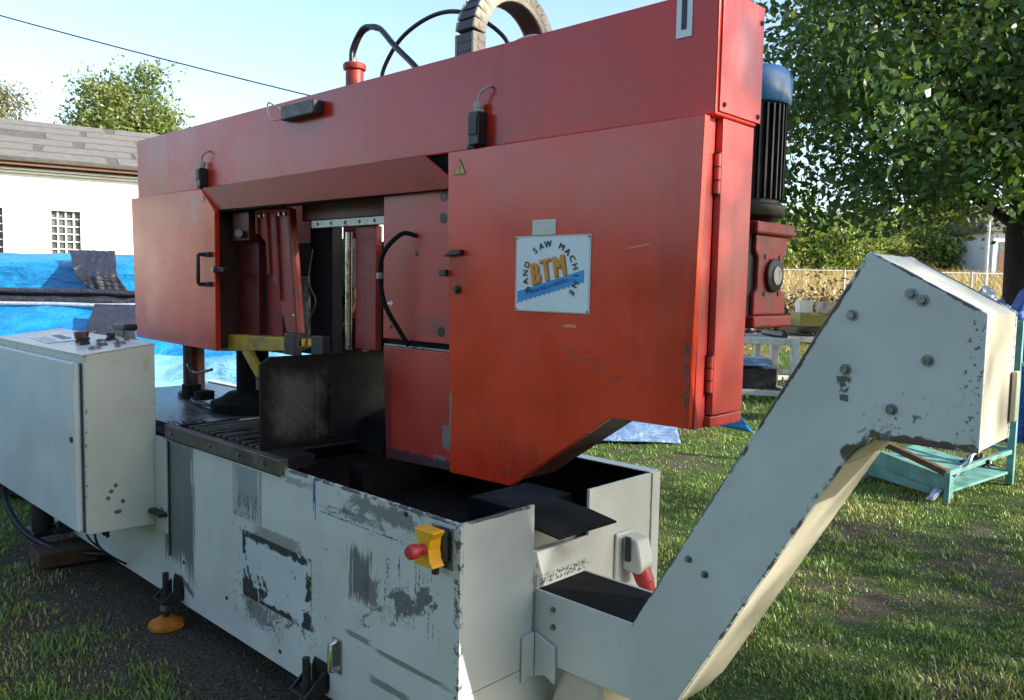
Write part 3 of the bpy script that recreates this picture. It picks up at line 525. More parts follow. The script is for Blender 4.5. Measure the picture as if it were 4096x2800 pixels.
MB().prism([(.5035, 1.224), (.690, 1.224), (.690, 1.192), (.5035, 1.192)], 'x', .482, .521).build('housing_sill', 'redend', saw, .003)
MB().box(.30, .48, .657, .69, 1.2, 2.07).build('housing_back_panel', 'darkred', saw)
for z0, z1 in ((1.87, 1.985), (1.295, 1.405)):
    hg = MB().cyl((.512, .506, z0), (.512, .506, z1), .010, 12).build('hinge', 'redend', door)
    for i in range(4):
        zz = z0+(z1-z0)*i/3.; MB().cyl((.512, .506, zz-.002), (.512, .506, zz+.002), .0112, 12).build('hinge_joint', 'blackmetal', door)
LD = [(-3.467, 2.081), (-2.535, 2.078), (-2.380, 1.955), (-2.380, 1.217), (-3.430, 1.232)]
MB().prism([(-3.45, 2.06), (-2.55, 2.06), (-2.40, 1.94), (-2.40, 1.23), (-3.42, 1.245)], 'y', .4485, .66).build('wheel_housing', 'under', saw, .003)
ld = MB().prism(LD, 'y', .42, .448).build('wheel_guard_door', 'red', saw, .003)
hb = MB().tube([(-2.47, .42, 1.728), (-2.47, .375, 1.728), (-2.47, .37, 1.72), (-2.47, .37, 1.578), (-2.47, .375, 1.57), (-2.47, .42, 1.57)], .010, 10).build('door_handle', 'black', ld)
for z_ in (1.728, 1.57): MB().box(-2.49, -2.415, .40, .4195, z_-.013, z_+.013).build('handle_mount', 'black', ld, .003)
MB().box(-2.41, -2.26, .405, .445, 1.635, 1.66).build('toggle_latch', 'blackmetal', ld, .004)
MB().cyl((-2.345, .40, 1.648), (-2.345, .385, 1.648), .016, 14).build('latch_knob', 'galv', ld)
# latches on the big door
MB().prism([(-.545, 1.70), (-.50, 1.722), (-.455, 1.722), (-.452, 1.706), (-.54, 1.698)], 'y', .395, .4195).build('latch_hook', 'black', door, .003)
MB().box(-.572, -.535, .40, .4195, 1.625, 1.65).build('latch_hook', 'black', door, .003)
MB().lathe((-.485, .4195, 1.578), [(.016, 0), (.016, -.006), (.010, -.008), (.010, -.016)], 'y', 16).build('door_lock', 'blackmetal', door)
# hood over the cutting opening
mb = MB(); H = [(-2.527, .424, 2.0815), (-.695, .424, 2.0835), (-.560, .432, 1.995), (-.572, .440, 1.951), (-2.415, .440, 1.962), (-2.535, .430, 2.035)]
mb.add(H+[(x, y+.006, z+.003) for x, y, z in H], [(0, 1, 2, 3, 4, 5), (11, 10, 9, 8, 7, 6)]+[(i, (i+1) % 6, 6+(i+1) % 6, 6+i) for i in range(6)])
mb.build('blade_hood', 'hood', saw)
MB().box(-2.40, -.58, .4465, .50, 1.952, 1.957).build('hood_dark_lip', 'oil', saw)  # added black lip, paints the shade line under the hood edge
MB().box(-2.50, -.56, .475, .66, 2.0, 2.082).build('hood_filler', 'oil', saw)  # black filler stands in for the dark space under the hood
# fixed block between opening and big door
MB().box(-1.005, -.54, .475, .655, 1.366, 1.998).build('guide_block', 'redblock', saw, .003)
MB().box(-1.0, -.545, .50, .65, 1.334, 1.366).build('blade_gap', 'oil', saw)
MB().prism([(-1.003, 1.334), (-.54, 1.334), (-.54, .878), (-.98, .862)], 'y', .475, .655).build('guide_block', 'redblock', saw, .003)
MB().box(-1.0, -.56, .478, .4995, 1.336, 1.344).build('blade_strip', 'steel', saw, .001)
for x_, z_, r_ in ((-.633, 1.93, .020), (-.634, 1.847, .020), (-.640, 1.412, .020), (-.79, 1.715, .010), (-.955, 1.45, .009), (-.95, 1.415, .008)): MB().lathe((x_, .4748, z_), [(r_, 0), (r_, -.0015)], 'y', 18).build('bore_hole', 'ink', saw)
MB().tube(spline([(-.79, .475, 1.785), (-.83, .43, 1.79), (-.895, .395, 1.72), (-.915, .39, 1.63), (-.895, .40, 1.51), (-.845, .44, 1.40), (-.82, .465, 1.345)]), .0095, 10).build('air_hose', 'oil', saw)
MB().lathe((-.915, .39, 1.625), [(.014, -.012), (.014, .012)], 'z', 12).build('hose_clamp', 'galv', saw)
def arrow(x, z, s, mat, y, nm='arrow_mark'):
    return MB().prism([(x-s, z-.2*s), (x, z-.2*s), (x, z-.6*s), (x+.8*s, z), (x, z+.6*s), (x, z+.2*s), (x-s, z+.2*s)], 'y', y-.001, y).build(nm, mat, saw)
arrow(-.955, 1.513, .021, 'signw', .4748)
# inside the opening
MB().box(-2.39, -2.18, .56, .60, 1.24, 2.06).build('opening_panel', 'darkred', saw, .003)
MB().box(-2.178, -2.03, .61, .65, 1.24, 2.06).build('opening_panel', 'redcast', saw, .003)
MB().box(-2.34, -2.17, .50, .56, 1.80, 1.95).build('guide_bracket', 'darkred', saw, .004)
MB().cyl((-2.26, .50, 1.835), (-2.20, .46, 1.835), .02, 12).build('bracket_knob', 'steel', saw)
ga = MB().prism([(-2.155, 1.958), (-1.838, 1.95), (-1.755, 1.34), (-1.885, 1.34), (-1.97, 1.56), (-2.015, 1.60), (-2.06, 1.775), (-2.145, 1.83)], 'y', .545, .575).build('guide_arm', 'redcast', saw, .005)
for a_, b_ in (((-2.148, 1.835), (-2.152, 1.955)), ((-2.03, 1.63), (-2.06, 1.955)), ((-1.93, 1.5), (-1.97, 1.955)), ((-1.765, 1.345), (-1.845, 1.955)), ((-2.155, 1.952), (-1.84, 1.945))):
    MB().tube([(a_[0], .538, a_[1]), (b_[0], .538, b_[1])], .0125, 6).build('arm_rib', 'redcast', ga)
for x_ in (-2.12, -2.07, -1.93, -1.88): MB().cyl((x_, .545, 1.925), (x_, .53, 1.925), .010, 8).build('arm_bolt', 'galv', ga)
arrow(-1.80, 1.43, .022, 'signw', .5435)
MB().box(-2.03, -1.93, .70, .74, 1.27, 1.62).build('guide_jaw', 'steel', saw, .003)
MB().box(-1.85, -1.655, .66, .72, 1.24, 2.06).build('rear_column', 'oil', saw, .004)
gr_ = MB().box(-1.72, -1.01, .585, .61, 1.852, 1.888).build('guide_rail', 'steel', saw, .002)
for i in range(6): MB().lathe((-1.665+i*.112, .5845, 1.870), [(.009, 0), (.009, -.001)], 'y', 12).build('rail_hole', 'ink', gr_)
MB().box(-1.82, -1.01, .595, .68, 1.89, 2.06).build('rail_beam', 'darkred', saw, .003)
MB().cyl((-1.43, .60, 1.285), (-1.43, .60, 1.825), .016, 16).build('guide_rod', 'chrome', saw)
gc = MB().box(-1.40, -1.245, .615, .65, 1.29, 1.85).build('guide_column', 'redcast', saw, .003)
for i in range(6): MB().lathe((-1.325, .6145, 1.78-i*.085), [(.006, 0), (.006, -.001)], 'y', 10).build('column_hole', 'ink', gc)
MB().box(-1.24, -1.01, .70, .74, 1.29, 1.80).build('rear_plate', 'oil', saw)
vm = MB().lathe((-1.72, .82, 1.55), [(.06, 0), (.10, .02), (.11, .06), (.11, .24), (.10, .26)], 'z', 22).build('hydraulic_motor', 'motorgrey', saw)
MB().lathe((-1.72, .82, 1.525), [(.05, 0), (.05, .025)], 'z', 18).build('motor_collar', 'galv', vm)
MB().prism([(-1.835, 1.325), (-1.80, 1.40), (-1.64, 1.575), (-1.63, 1.50), (-1.81, 1.30)], 'y', .78, .80).build('support_strut', simple('sunlit_strut_tone', (.46, .24, .16), .6), saw)  # sunlit tone painted into the strut's colour
MB().box(-1.80, -1.60, .80, .84, 1.24, 1.40).build('strut_plate', 'darkred', saw)
MB().box(-1.80, -1.66, .84, .86, 1.41, 1.50).build('strut_plate', 'red', saw)
MB().box(-2.10, -1.30, .98, 1.01, 1.0, 1.34).build('rear_crossbar', 'darkred', saw)
MB().box(-3.0, -2.632, 0.965, 0.977, 1.16, 2.08).build('rear_dark_backdrop', 'oil', saw)  # added backdrop sheets, coloured dark so the opening looks shaded
MB().box(-2.631, -2.592, 0.965, 0.977, 1.46, 2.08).build('rear_dark_backdrop', 'oil', saw)
MB().box(-2.591, -2.127, 0.965, 0.977, 1.18, 1.815).build('rear_dark_backdrop', 'oil', saw)
MB().box(-2.591, -2.16, 0.965, 0.977, 1.816, 2.08).build('rear_dark_backdrop', 'darkred', saw)
MB().box(-2.159, -1.55, 0.965, 0.977, 1.893, 2.08).build('rear_dark_backdrop', 'oil', saw)
MB().box(-2.126, -2.075, 0.965, 0.977, 1.34, 1.815).build('rear_dark_backdrop', 'oil', saw)
MB().box(-2.074, -1.696, 0.965, 0.977, 1.18, 1.815).build('rear_dark_backdrop', 'oil', saw)
MB().box(-2.06, -2.035, 0.965, 0.977, 1.816, 1.892).build('rear_dark_backdrop', 'oil', saw)
MB().box(-2.008, -1.697, 0.965, 0.977, 1.816, 1.892).build('rear_dark_backdrop', 'darkred', saw)
MB().box(-1.695, -1.652, 0.965, 0.977, 1.2, 1.806).build('rear_dark_backdrop', 'oil', saw)
MB().box(-1.651, -1.5, 0.965, 0.977, 1.2, 1.892).build('rear_dark_backdrop', 'oil', saw)
for x_ in (-1.80, -1.56): MB().box(x_, x_+.10, .48, .52, 1.24, 1.345).build('terminal_block', 'blackmetal', saw, .004)
MB().tube(spline([(-1.70, .58, 1.75), (-1.72, .57, 1.6), (-1.66, .57, 1.5), (-1.70, .56, 1.4), (-1.69, .54, 1.27)]), .004, 6).build('sensor_wire', 'blackmetal', saw)
# warning stickers
def warn(x, z, s, par):
    w_ = MB().prism([(x-s, z-.55*s), (x+s, z-.55*s), (x, z+1.1*s)], 'y', .4185, .4196).build('warning_sticker', 'ink', par)
    MB().prism([(x-.82*s, z-.45*s), (x+.82*s, z-.45*s), (x, z+.90*s)], 'y', .4176, .4184).build('sticker_face', simple('sticker_yellow', (.62, .40, .05), .5), w_)
    MB().prism([(x-.07*s, z-.05*s), (x+.07*s, z-.05*s), (x+.10*s, z+.45*s), (x-.10*s, z+.45*s)], 'y', .4170, .4175).build('exclamation', 'ink', w_)
    MB().lathe((x, .4175, z-.25*s), [(.10*s, 0), (.10*s, -.0005)], 'y', 10).build('exclamation', 'ink', w_)
warn(-.483, 2.012, .034, door); warn(-2.50, 2.02, .02, ld)
# black box with cable, limit switches, number plate
bb = MB().box(-1.685, -1.41, .398, .4515, 2.330, 2.392).build('lamp_box', 'black', saw, .006)
MB().tube(spline([(-1.685, .42, 2.375), (-1.73, .40, 2.40), (-1.79, .40, 2.425), (-1.815, .41, 2.39), (-1.77, .41, 2.345), (-1.69, .42, 2.345)]), .0038, 8).build('lamp_cable', 'cable', bb)
def limit_switch(x, s):
    b = MB().box(x-.028*s, x+.022*s, .405, .4515, 2.09, 2.09+.115*s).build('limit_switch', 'black', saw, .004)
    MB().box(x-.024*s, x+.018*s, .400, .4045, 2.125, 2.12+.07*s).build('switch_lid', 'blackmetal', b, .002)
    MB().lathe((x, .428, 2.092+.115*s), [(.015, 0), (.015, .012), (.017, .014), (.017, .03), (.010, .034)], 'z', 12).build('cable_gland', 'cable', b)
    MB().tube(spline([(x, .428, 2.12+.115*s), (x+.01, .422, 2.15+.115*s), (x+.035, .43, 2.17+.115*s), (x+.04, .452, 2.18+.115*s)]), .005, 8).build('switch_cable', 'cable', b)
    MB().cyl((x-.01, .428, 2.085), (x-.045, .428, 2.087), .010, 10).build('switch_plunger', 'blackmetal', b)
limit_switch(-.40, 1.); limit_switch(-2.53, .85)
np_ = MB().box(.394, .446, .4485, .4515, 2.312, 2.440).build('number_plate', 'signw', saw, .001)
bold_text('1', .125, (.420, .448, 2.372), (1, 0, 0), (0, 0, 1), (0, -1, 0), sx=.8).build('numeral', 'ink', np_)
# maker's sign
SX, SY, SZ = (1, 0, 0), (0, -1, 0), (0, 0, 1)
sg = MB().box(-.193, .130, .4165, .4196, 1.511, 1.762).build('maker_sign', 'signw', saw, .001)
rim = MB()
for a_ in ((-.190, .127, 1.7585, 1.7605), (-.190, .127, 1.5125, 1.5145), (-.190, -.188, 1.5145, 1.7585), (.125, .127, 1.5145, 1.7585)): rim.box(a_[0], a_[1], .4160, .4164, a_[2], a_[3])
rim.build('sign_border', simple('sign_border', (.35, .42, .38), .4), sg)
for q in ((-.186, 1.755), (.123, 1.755), (.123, 1.518), (-.186, 1.518)): MB().hexbolt((q[0], .4158, q[1]), '-y', .002, .001).build('rivet', 'galv', sg)
pos_ = 0
for word in ('BAND', 'SAW', 'MACHINE'):
    ring = MB()
    for ch in word:
        th = R(207-238*pos_/15); pos_ += 1
        ring = join(ring, bold_text(ch, .030, (-.036+.109*math.cos(th), .4148, 1.631+.103*math.sin(th)), SX, SZ, SY, th-R(90), .022, sx=1.0))
    pos_ += 1; ring.build('arched_word', 'ink', sg)
# blue blade with scalloped teeth
top = [(-.182, 1.577), (.106, 1.651)]; pts = [(-.182, 1.577), (.106, 1.651), (.106, 1.607)]
n_ = 14
for i in range(n_):
    for k in range(1, 6):
        f = (i+k/5)/n_; x_ = .106-(.288)*f; z_ = 1.607-(1.607-1.535)*f
        pts.append((x_, z_+.006*math.sin(math.pi*k/5)))
MB().prism(pts, 'y', .4157, .4164).build('saw_blade_print', 'signb', sg)
ba = math.atan2(.074, .288)
bold_text('SEGATRICI A NASTRO', .0185, (-.040, .4154, 1.597), SX, SZ, SY, ba, .02, sx=.92, shear=.15, extrude=.0002).build('blade_lettering', 'navy', sg)
mb = MB(); x_ = -.15
while x_ < .06:
    l_ = random.uniform(.004, .010); f = (x_+.15)/.21; zc = 1.5655+f*.0545
    if random.random() > .12: mb.add([(x_, .4154, zc-.003), (x_+l_, .4154, zc-.003+l_*.25), (x_+l_, .4154, zc+.003+l_*.25), (x_, .4154, zc+.003)], [(0, 1, 2, 3)])
    x_ += l_+.0025
mb.build('blade_small_print', simple('faded_print', (.02, .14, .42), .4), sg)
for nm, mt, dx, dz, yy in (('logo_shadow', 'signod', .0035, -.004, .4150), ('logo_lettering', 'signo', 0, 0, .4138)):
    mb = MB()
    for ch, cx_, cz_, s_ in (('B', -.100, 1.634, .102), ('T', -.053, 1.647, .102), ('M', .004, 1.660, .096)):
        mb = join(mb, bold_text(ch, s_, (cx_+dx, yy, cz_+dz), SX, SZ, SY, R(11), .045, sx=.70, extrude=.0004))
    mb.build(nm, mt, sg)
MB().box(-.120, -.018, .4175, .4196, 1.7655, 1.815).build('paper_label', 'paper', saw)

# ------------------------------------------------------------------ on top of the head
cy = MB().cyl((-1.39, .60, 2.432), (-1.39, .60, 2.55), .040, 20).build('lift_cylinder', 'redcast', saw)
MB().lathe((-1.39, .60, 2.548), [(.050, 0), (.052, .006), (.052, .022), (.046, .028)], 'z', 20).build('cylinder_cap', 'redcast', cy)
MB().tube(spline([(-1.41, .60, 2.575), (-1.40, .60, 2.63), (-1.33, .60, 2.705), (-1.22, .60, 2.70), (-1.10, .60, 2.60), (-.96, .60, 2.49), (-.9, .60, 2.43)]), .013, 10).build('hydraulic_hose', 'rubber', saw)
MB().tube(spline([(-1.385, .58, 2.575), (-1.385, .585, 2.64), (-1.31, .59, 2.715), (-1.20, .595, 2.69)]), .011, 10).build('hydraulic_hose', 'rubber', saw)
MB().lathe((-1.405, .60, 2.572), [(.018, 0), (.018, .03), (.015, .034)], 'z', 10).build('hose_fitting', 'galv', cy)
MB().tube(spline([(-1.22, .62, 2.43), (-1.20, .62, 2.53), (-1.08, .63, 2.645), (-.90, .66, 2.705), (-.74, .70, 2.68), (-.62, .78, 2.58), (-.6, .8, 2.45)]), .009, 10).build('hydraulic_hose', 'rubber', saw)
MB().tube(spline([(-.52, .62, 2.43), (-.46, .66, 2.50), (-.36, .68, 2.515), (-.28, .68, 2.45)]), .010, 10).build('hydraulic_hose', 'cable', saw)
ch_ = MB().box(-.66, -.55, .50, .64, 2.433, 2.445).build('cable_chain', 'redcast', saw, .002)
CP = []
for k in range(3): CP.append((.575, 2.46+.034*k, 0.))
for k in range(1, 18):
    a_ = math.pi*k/17; CP.append((.575+.205*(1-math.cos(a_)), 2.535+.205*math.sin(a_), a_))
for k in range(1, 4): CP.append((.985, 2.535-.034*k, math.pi))
for y_, z_, a_ in CP:
    t_ = Vector((0, math.sin(a_), math.cos(a_))); n_v = Vector((0, math.cos(a_), -math.sin(a_))); c = Vector((-.605, y_, z_)); ex = Vector((1, 0, 0))
    for sx_ in (-1, 1):
        V8 = [c+ex*(sx_*.046+i*.006)+t_*j*.0185+n_v*k*.034 for i in (-1, 1) for j in (-1, 1) for k in (-1, 1)]
        MB().add(V8, [(0, 1, 3, 2), (4, 6, 7, 5), (0, 4, 5, 1), (2, 3, 7, 6), (0, 2, 6, 4), (1, 5, 7, 3)]).build('chain_link', 'chainw', ch_, .004)
    V8 = [c+ex*i*.039+t_*j*.0175+n_v*k*.031 for i in (-1, 1) for j in (-1, 1) for k in (-1, 1)]
    MB().add(V8, [(0, 1, 3, 2), (4, 6, 7, 5), (0, 4, 5, 1), (2, 3, 7, 6), (0, 2, 6, 4), (1, 5, 7, 3)]).build('chain_bar', 'chaind', ch_, .003)
    MB().cyl(c+ex*.0525, c+ex*.054, .011, 10).build('chain_pin', 'chainw', ch_)
# ------------------------------------------------------------------ motor and gearbox behind the head
mo = MB().lathe((.36, .95, 1.875), [(.115, 0), (.115, .34)], 'z', 32).build('drive_motor', 'blackmetal', saw)
MB().lathe((.36, .95, 2.205), [(.138, 0), (.144, .008), (.144, .075), (.140, .098), (.126, .116), (.06, .120), (.01, .121)], 'z', 36).build('fan_cover', 'bluecap', mo)
fin = None
for k in range(34):
    a_ = 2*math.pi*k/34; d = Vector((math.cos(a_), math.sin(a_), 0)); e = Vector((-d.y, d.x, 0)); c = Vector((.36, .95, 0))
    MB().add([c+d*r_+e*s_*.003+Vector((0, 0, z_)) for r_ in (.112, .131) for s_ in (-1, 1) for z_ in (1.895, 2.200)], [(0, 1, 3, 2), (4, 6, 7, 5), (0, 4, 5, 1), (2, 3, 7, 6), (0, 2, 6, 4), (1, 5, 7, 3)]).build('cooling_fin', 'blackmetal', mo)
MB().lathe((.36, .95, 1.84), [(.132, 0), (.136, .006), (.136, .034), (.128, .042)], 'z', 32).build('motor_flange', 'blackmetal', mo)
MB().lathe((.36, .95, 1.80), [(.06, 0), (.075, .02), (.11, .04)], 'z', 28).build('motor_cone', 'blackmetal', mo)
MB().box(.30, .44, .80, .86, 2.0, 2.12).build('terminal_box', 'blackmetal', mo, .006)
MB().lathe((.415, .835, 2.0), [(.012, 0), (.012, .02)], 'x', 10).build('oil_cap', 'galv', mo)
gb = MB().box(.24, .475, .72, 1.03, 1.49, 1.80).build('gearbox', 'blackmetal', saw, .012, 3)
MB().box(.22, .505, .78, 1.05, 1.775, 1.815).build('gearbox_flange', 'redcast', gb, .008)
MB().box(.22, .505, .78, 1.05, 1.475, 1.515).build('gearbox_flange', 'redcast', gb, .008)
MB().prism([(.80, 1.516), (1.02, 1.516), (1.02, 1.58), (.99, 1.60), (.99, 1.70), (1.02, 1.72), (1.02, 1.774), (.80, 1.774), (.80, 1.72), (.82, 1.70), (.82, 1.60), (.80, 1.58)], 'x', .474, .492).build('gearbox_side', 'redcast', gb, .006)
MB().lathe((.4925, .915, 1.645), [(.055, 0), (.055, .012), (.050, .016)], 'x', 28).build('bearing_cover', 'blackmetal', gb)
MB().lathe((.509, .915, 1.645), [(.030, 0), (.030, .004)], 'x', 24).build('shaft_end', 'galv', gb)
for dy, dz in ((-.05, .06), (.05, .06), (-.05, -.06), (.05, -.06)): MB().lathe((.4925, .915+dy, 1.645+dz), [(.008, 0), (.008, .003)], 'x', 10).build('bolt_hole', 'ink', gb)
MB().box(.26, .40, .655, .72, 1.50, 1.80).build('gearbox_neck', 'oil', gb)

# ------------------------------------------------------------------ chip conveyor
cv = thing('chip_conveyor', (.35, .47, 0), 'white cranked chip conveyor rising from the end of the saw base', 'conveyor')
PF = [(-.04, .372), (.50, .372), (.545, .430), (.975, 1.185), (1.0, 1.222), (1.045, 1.256), (1.262, 1.256), (1.262, 1.558), (1.020, 1.690), (1.006, 1.690), (.384, .606), (-.04, .606)]
side = MB().prism(PF, 'y', .340, .350).build('side_plate', 'conv', cv, .003)
MB().prism(PF, 'y', .592, .602).build('side_plate', 'conv', cv, .003)
def skin(name, a, b, mat, th=.006, y0=.350, y1=.592, lip=0, **k):
    a, b = Vector((a[0], 0, a[1])), Vector((b[0], 0, b[1])); d = (b-a).normalized(); n_v = Vector((-d.z, 0, d.x))*th
    q = [a, b, b+n_v, a+n_v]
    return MB().prism([(v_.x, v_.z) for v_ in q], 'y', y0, y1).build(name, mat, cv, **k)
skin('bottom_plate', (-.04, .374), (.50, .374), 'cream')
skin('bottom_plate', (.502, .374), (.546, .430), 'cream')
skin('bottom_plate', (.548, .431), (.974, 1.183), 'cream')
skin('bottom_plate', (.976, 1.187), (1.045, 1.257), 'cream')
skin('bottom_plate', (1.046, 1.258), (1.255, 1.258), 'rust', y1=.45)
skin('discharge_plate', (1.260, 1.260), (1.260, 1.555), 'cream')
skin('top_plate', (1.260, 1.556), (1.022, 1.687), 'white')
skin('top_plate', (1.004, 1.686), (.386, .610), 'rust')
skin('trough_plate', (.380, .603), (-.04, .603), 'oil')
MB().box(1.263, 1.275, .58, .606, 1.30, 1.42).build('end_tab', 'cream', cv, .004)
for x_, z_ in ((1.106, 1.596), (1.131, 1.583), (.978, 1.543), (1.149, 1.449), (.969, 1.414), (1.078, 1.331), (.565, .849), (.617, .819), (.077, .558), (.079, .501)):
    r_ = .0085 if z_ > 1 else .0065
    b = MB().hexbolt((x_, .3395, z_), '-y', r_, .008).build('bolt', 'galv', cv)
MB().prism([(.27, .462), (.325, .468), (.325, .312), (.30, .325), (.27, .312)], 'x', .002, .012).build('hook_bracket', 'white', cv, .003)
MB().prism([(.012, .466), (.095, .440), (.098, .318), (.06, .335), (.012, .318)], 'y', .325, .336).build('hook_bracket', 'white', cv, .003)
lg = MB().prism([(.10, .37), (.26, .37), (.30, .20), (.14, .02), (.06, .02), (.04, .20)], 'y', .36, .58).build('support_box', 'cream', cv, .02, 3)
MB().box(.04, .2, .37, .57, 0, .02).build('support_foot', 'cream', cv, .004)

# ------------------------------------------------------------------ background: building on the left
def wpt(s, off, z):
    """point on the long wall: s along it, off metres behind its face"""
    return Vector((-21.49+.248*s-.969*off, 4.30+.969*s+.248*off, z))
def wbox(s0, s1, o0, o1, z0, z1):
    P = [wpt(s, o, z) for s in (s0, s1) for o in (o0, o1) for z in (z0, z1)]
    return MB().add(P, [(0, 1, 3, 2), (4, 6, 7, 5), (0, 4, 5, 1), (2, 3, 7, 6), (0, 2, 6, 4), (1, 5, 7, 3)])
M['plaster'] = simple('white_plaster', (.80, .79, .76), .85, 0, .06, 3, .2, .3)
M['roofing'] = simple('weathered_roof_sheet', (.15, .145, .135), .85, 0, .2, 5, .3, .3, (.20, .17, .14), .5)
M['roofdark'] = simple('dark_roof_felt', (.10, .09, .08), .9, 0, .3, 5, .3, .3)
M['fascia'] = simple('brown_fascia', (.16, .075, .04), .7, 0, .3, 8, .3)
M['glassd'] = simple('dim_window_glass', (.10, .10, .095), .25, 0, .5, 2.5, .0, .6)
bl = thing('workshop_building', wpt(2, 3, 0), 'long white plastered building with low grey roof and barred windows', 'building')
WS = [(-2.2, -1.2), (-.68, .05), (1.04, 1.76), (3.35, 4.07), (5.05, 5.77), (6.75, 7.47)]
cur = -14.
for s0, s1 in WS:
    wbox(cur, s0, 0, .3, -.3, 4.35).build('wall', 'plaster', bl); wbox(s0, s1, 0, .3, -.3, 1.7).build('wall', 'plaster', bl); wbox(s0, s1, 0, .3, 3.26, 4.35).build('wall', 'plaster', bl); cur = s1
wbox(cur, 14, 0, .3, -.3, 4.35).build('wall', 'plaster', bl)
wbox(13.7, 14, .3, 9, -.3, 4.35).build('wall', 'plaster', bl); wbox(-14, -13.7, .3, 9, -.3, 4.35).build('wall', 'plaster', bl); wbox(-14, 14, 9, 9.3, -.3, 4.35).build('wall', 'plaster', bl)
for s0, s1 in WS:
    wi = wbox(s0, s1, .15, .16, 1.7, 3.26).build('window', 'glassd', bl)
    for k in range(1, 4): ss = s0+(s1-s0)*k/4; wbox(ss-.018, ss+.018, .09, .12, 1.7, 3.26).build('glazing_bar', 'plaster', wi)
    for k in range(1, 8): zz = 3.26-.195*k; wbox(s0, s1, .092, .118, zz-.014, zz+.014).build('glazing_bar', 'plaster', wi)
    wbox(s0-.02, s0+.03, .02, .14, 1.7, 3.26).build('window_frame', 'plaster', wi); wbox(s1-.03, s1+.02, .02, .14, 1.7, 3.26).build('window_frame', 'plaster', wi)
wbox(-14.3, 14.3, -.12, .0-.002, 4.14, 4.18).build('cornice', 'plaster', bl); wbox(-14.3, 14.3, -.22, .0-.003, 4.20, 4.24).build('cornice', 'plaster', bl)
wbox(-14.3, 14.3, -.42, .3, 4.30, 4.44).build('fascia_board', 'fascia', bl)
wbox(-14.3, 14.3, -.50, -.43, 4.38, 4.46).build('gutter', 'fascia', bl)
rz = lambda o: 4.46+(o+.5)*(6.15-4.46)/4.9
def rquad(s0, s1, o0, o1, h0, h1, skew=.0):
    P = [wpt(s0, o0, rz(o0)+h0), wpt(s1, o0, rz(o0)+h0), wpt(s1+skew, o1, rz(o1)+h0), wpt(s0+skew, o1, rz(o1)+h0)]
    P += [q+Vector((0, 0, h1-h0)) for q in P]
    return MB().add(P, [(0, 1, 2, 3), (7, 6, 5, 4)]+[(i, (i+1) % 4, 4+(i+1) % 4, 4+i) for i in range(4)])
rf = rquad(-14.4, 14.4, -.5, 4.4, -.08, 0).build('roof', 'roofdark', bl)
P = [wpt(s, o, z) for s in (-14.4, 14.4) for o, z in ((4.401, rz(4.4)), (9.8, 4.46), (9.8, 4.38), (4.401, rz(4.4)-.08))]
MB().add(P, [(0, 1, 2, 3), (7, 6, 5, 4)]+[(i, (i+1) % 4, 4+(i+1) % 4, 4+i) for i in range(4)]).build('roof_back', 'roofdark', bl)
for r_ in range(6):
    o0 = -.48+r_*.815; s_ = -14.2-random.uniform(0, 2)
    while s_ < 14:
        l_ = random.uniform(2.2, 3.4)
        if random.random() > .1: rquad(max(s_, -14.3)+.05, min(s_+l_, 14.3)-.06-random.uniform(0, .2), o0+.09, o0+.73, .003, .012+.006*random.random(), random.uniform(-.05, .12)).build('roof_sheet', 'roofing', rf)
        s_ += l_

# ------------------------------------------------------------------ tarpaulined stack between the saw and the building
def campt(l, r, z): return Vector((C2[0]+RH[0]*l+FH[0]*r, C2[1]+RH[1]*l+FH[1]*r, z))
def nz(*a): return mnoise.noise(a)
def drape(name, mat, l0, l1, prof, parent=None, amp=.05, seed=0., nu=70, nv=40, solid=.006, skew=0.):
    """cloth over a profile [(depth, z)...] running from lateral l0 to l1, with folds"""
    pl = [Vector((a, b, 0)) for a, b in prof]; L = [0]
    for a, b in zip(pl, pl[1:]): L.append(L[-1]+(b-a).length)
    def f(u_, v_):
        s_ = v_*L[-1]; i = max(k for k in range(len(pl)) if L[k] <= s_+1e-9); i = min(i, len(pl)-2); q = pl[i].lerp(pl[i+1], (s_-L[i])/(L[i+1]-L[i]))
        l = l0+(l1-l0)*u_+skew*v_; w_ = nz(l*.9+q.y*2.1, q.y*3.0+seed, seed)*.9+nz(l*2.1-q.y*5, q.y*6, seed+4)*.5+nz(l*9, q.y*14, seed+8)*.14
        return campt(l, q.x-w_*amp, q.y+w_*amp*.6)
    return MB().grid(f, nu, nv).build(name, mat, parent, solid=solid)
tag(drape('tarpaulin', 'tarp', -7.6, -3.3, [(9.3, .3), (9.0, 1.74), (8.55, 1.82), (8.15, 1.70), (8.0, 1.35), (7.95, 1.2)], amp=.07, seed=1.), 'sunlit blue tarpaulin over the upper tier of the stack by the white building', 'tarpaulin')
tag(drape('tarpaulin', 'tarp', -7.9, -1.2, [(8.1, 1.31), (7.6, 1.30), (7.2, 1.14), (6.9, .6), (6.75, .05)], amp=.08, seed=5., nu=90), 'blue tarpaulin sloping to the ground under the black film roll', 'tarpaulin')
def strip(u_, v_):
    z_ = 1.86-.50*v_; l = -4.46+.46*u_*(1-.25*v_)+.52*v_; r_ = 8.32-.36*min(1, v_*2.)-.06*v_; w_ = nz(l*16-v_*3, v_*1.5, 2)*.03
    return campt(l, r_-.14-w_, z_+w_*.4)
tag(MB().grid(strip, 40, 20).build('black_film_sheet', 'tarpd', solid=.004), 'black film sheet hanging diagonally over the blue tarpaulin', 'film')
def strip2(u_, v_):
    l = -3.78+.42*u_+.62*v_; z_ = 1.30-1.1*v_; r_ = 7.5-.3*min(1, v_*5)-.5*v_; w_ = nz(l*14, v_*1.5, 9)*.03
    return campt(l, r_-.17-w_, z_+.05)
tag(MB().grid(strip2, 36, 20).build('black_film_sheet', 'tarpd', solid=.004), 'grey black film strip running down the lower blue tarpaulin', 'film')
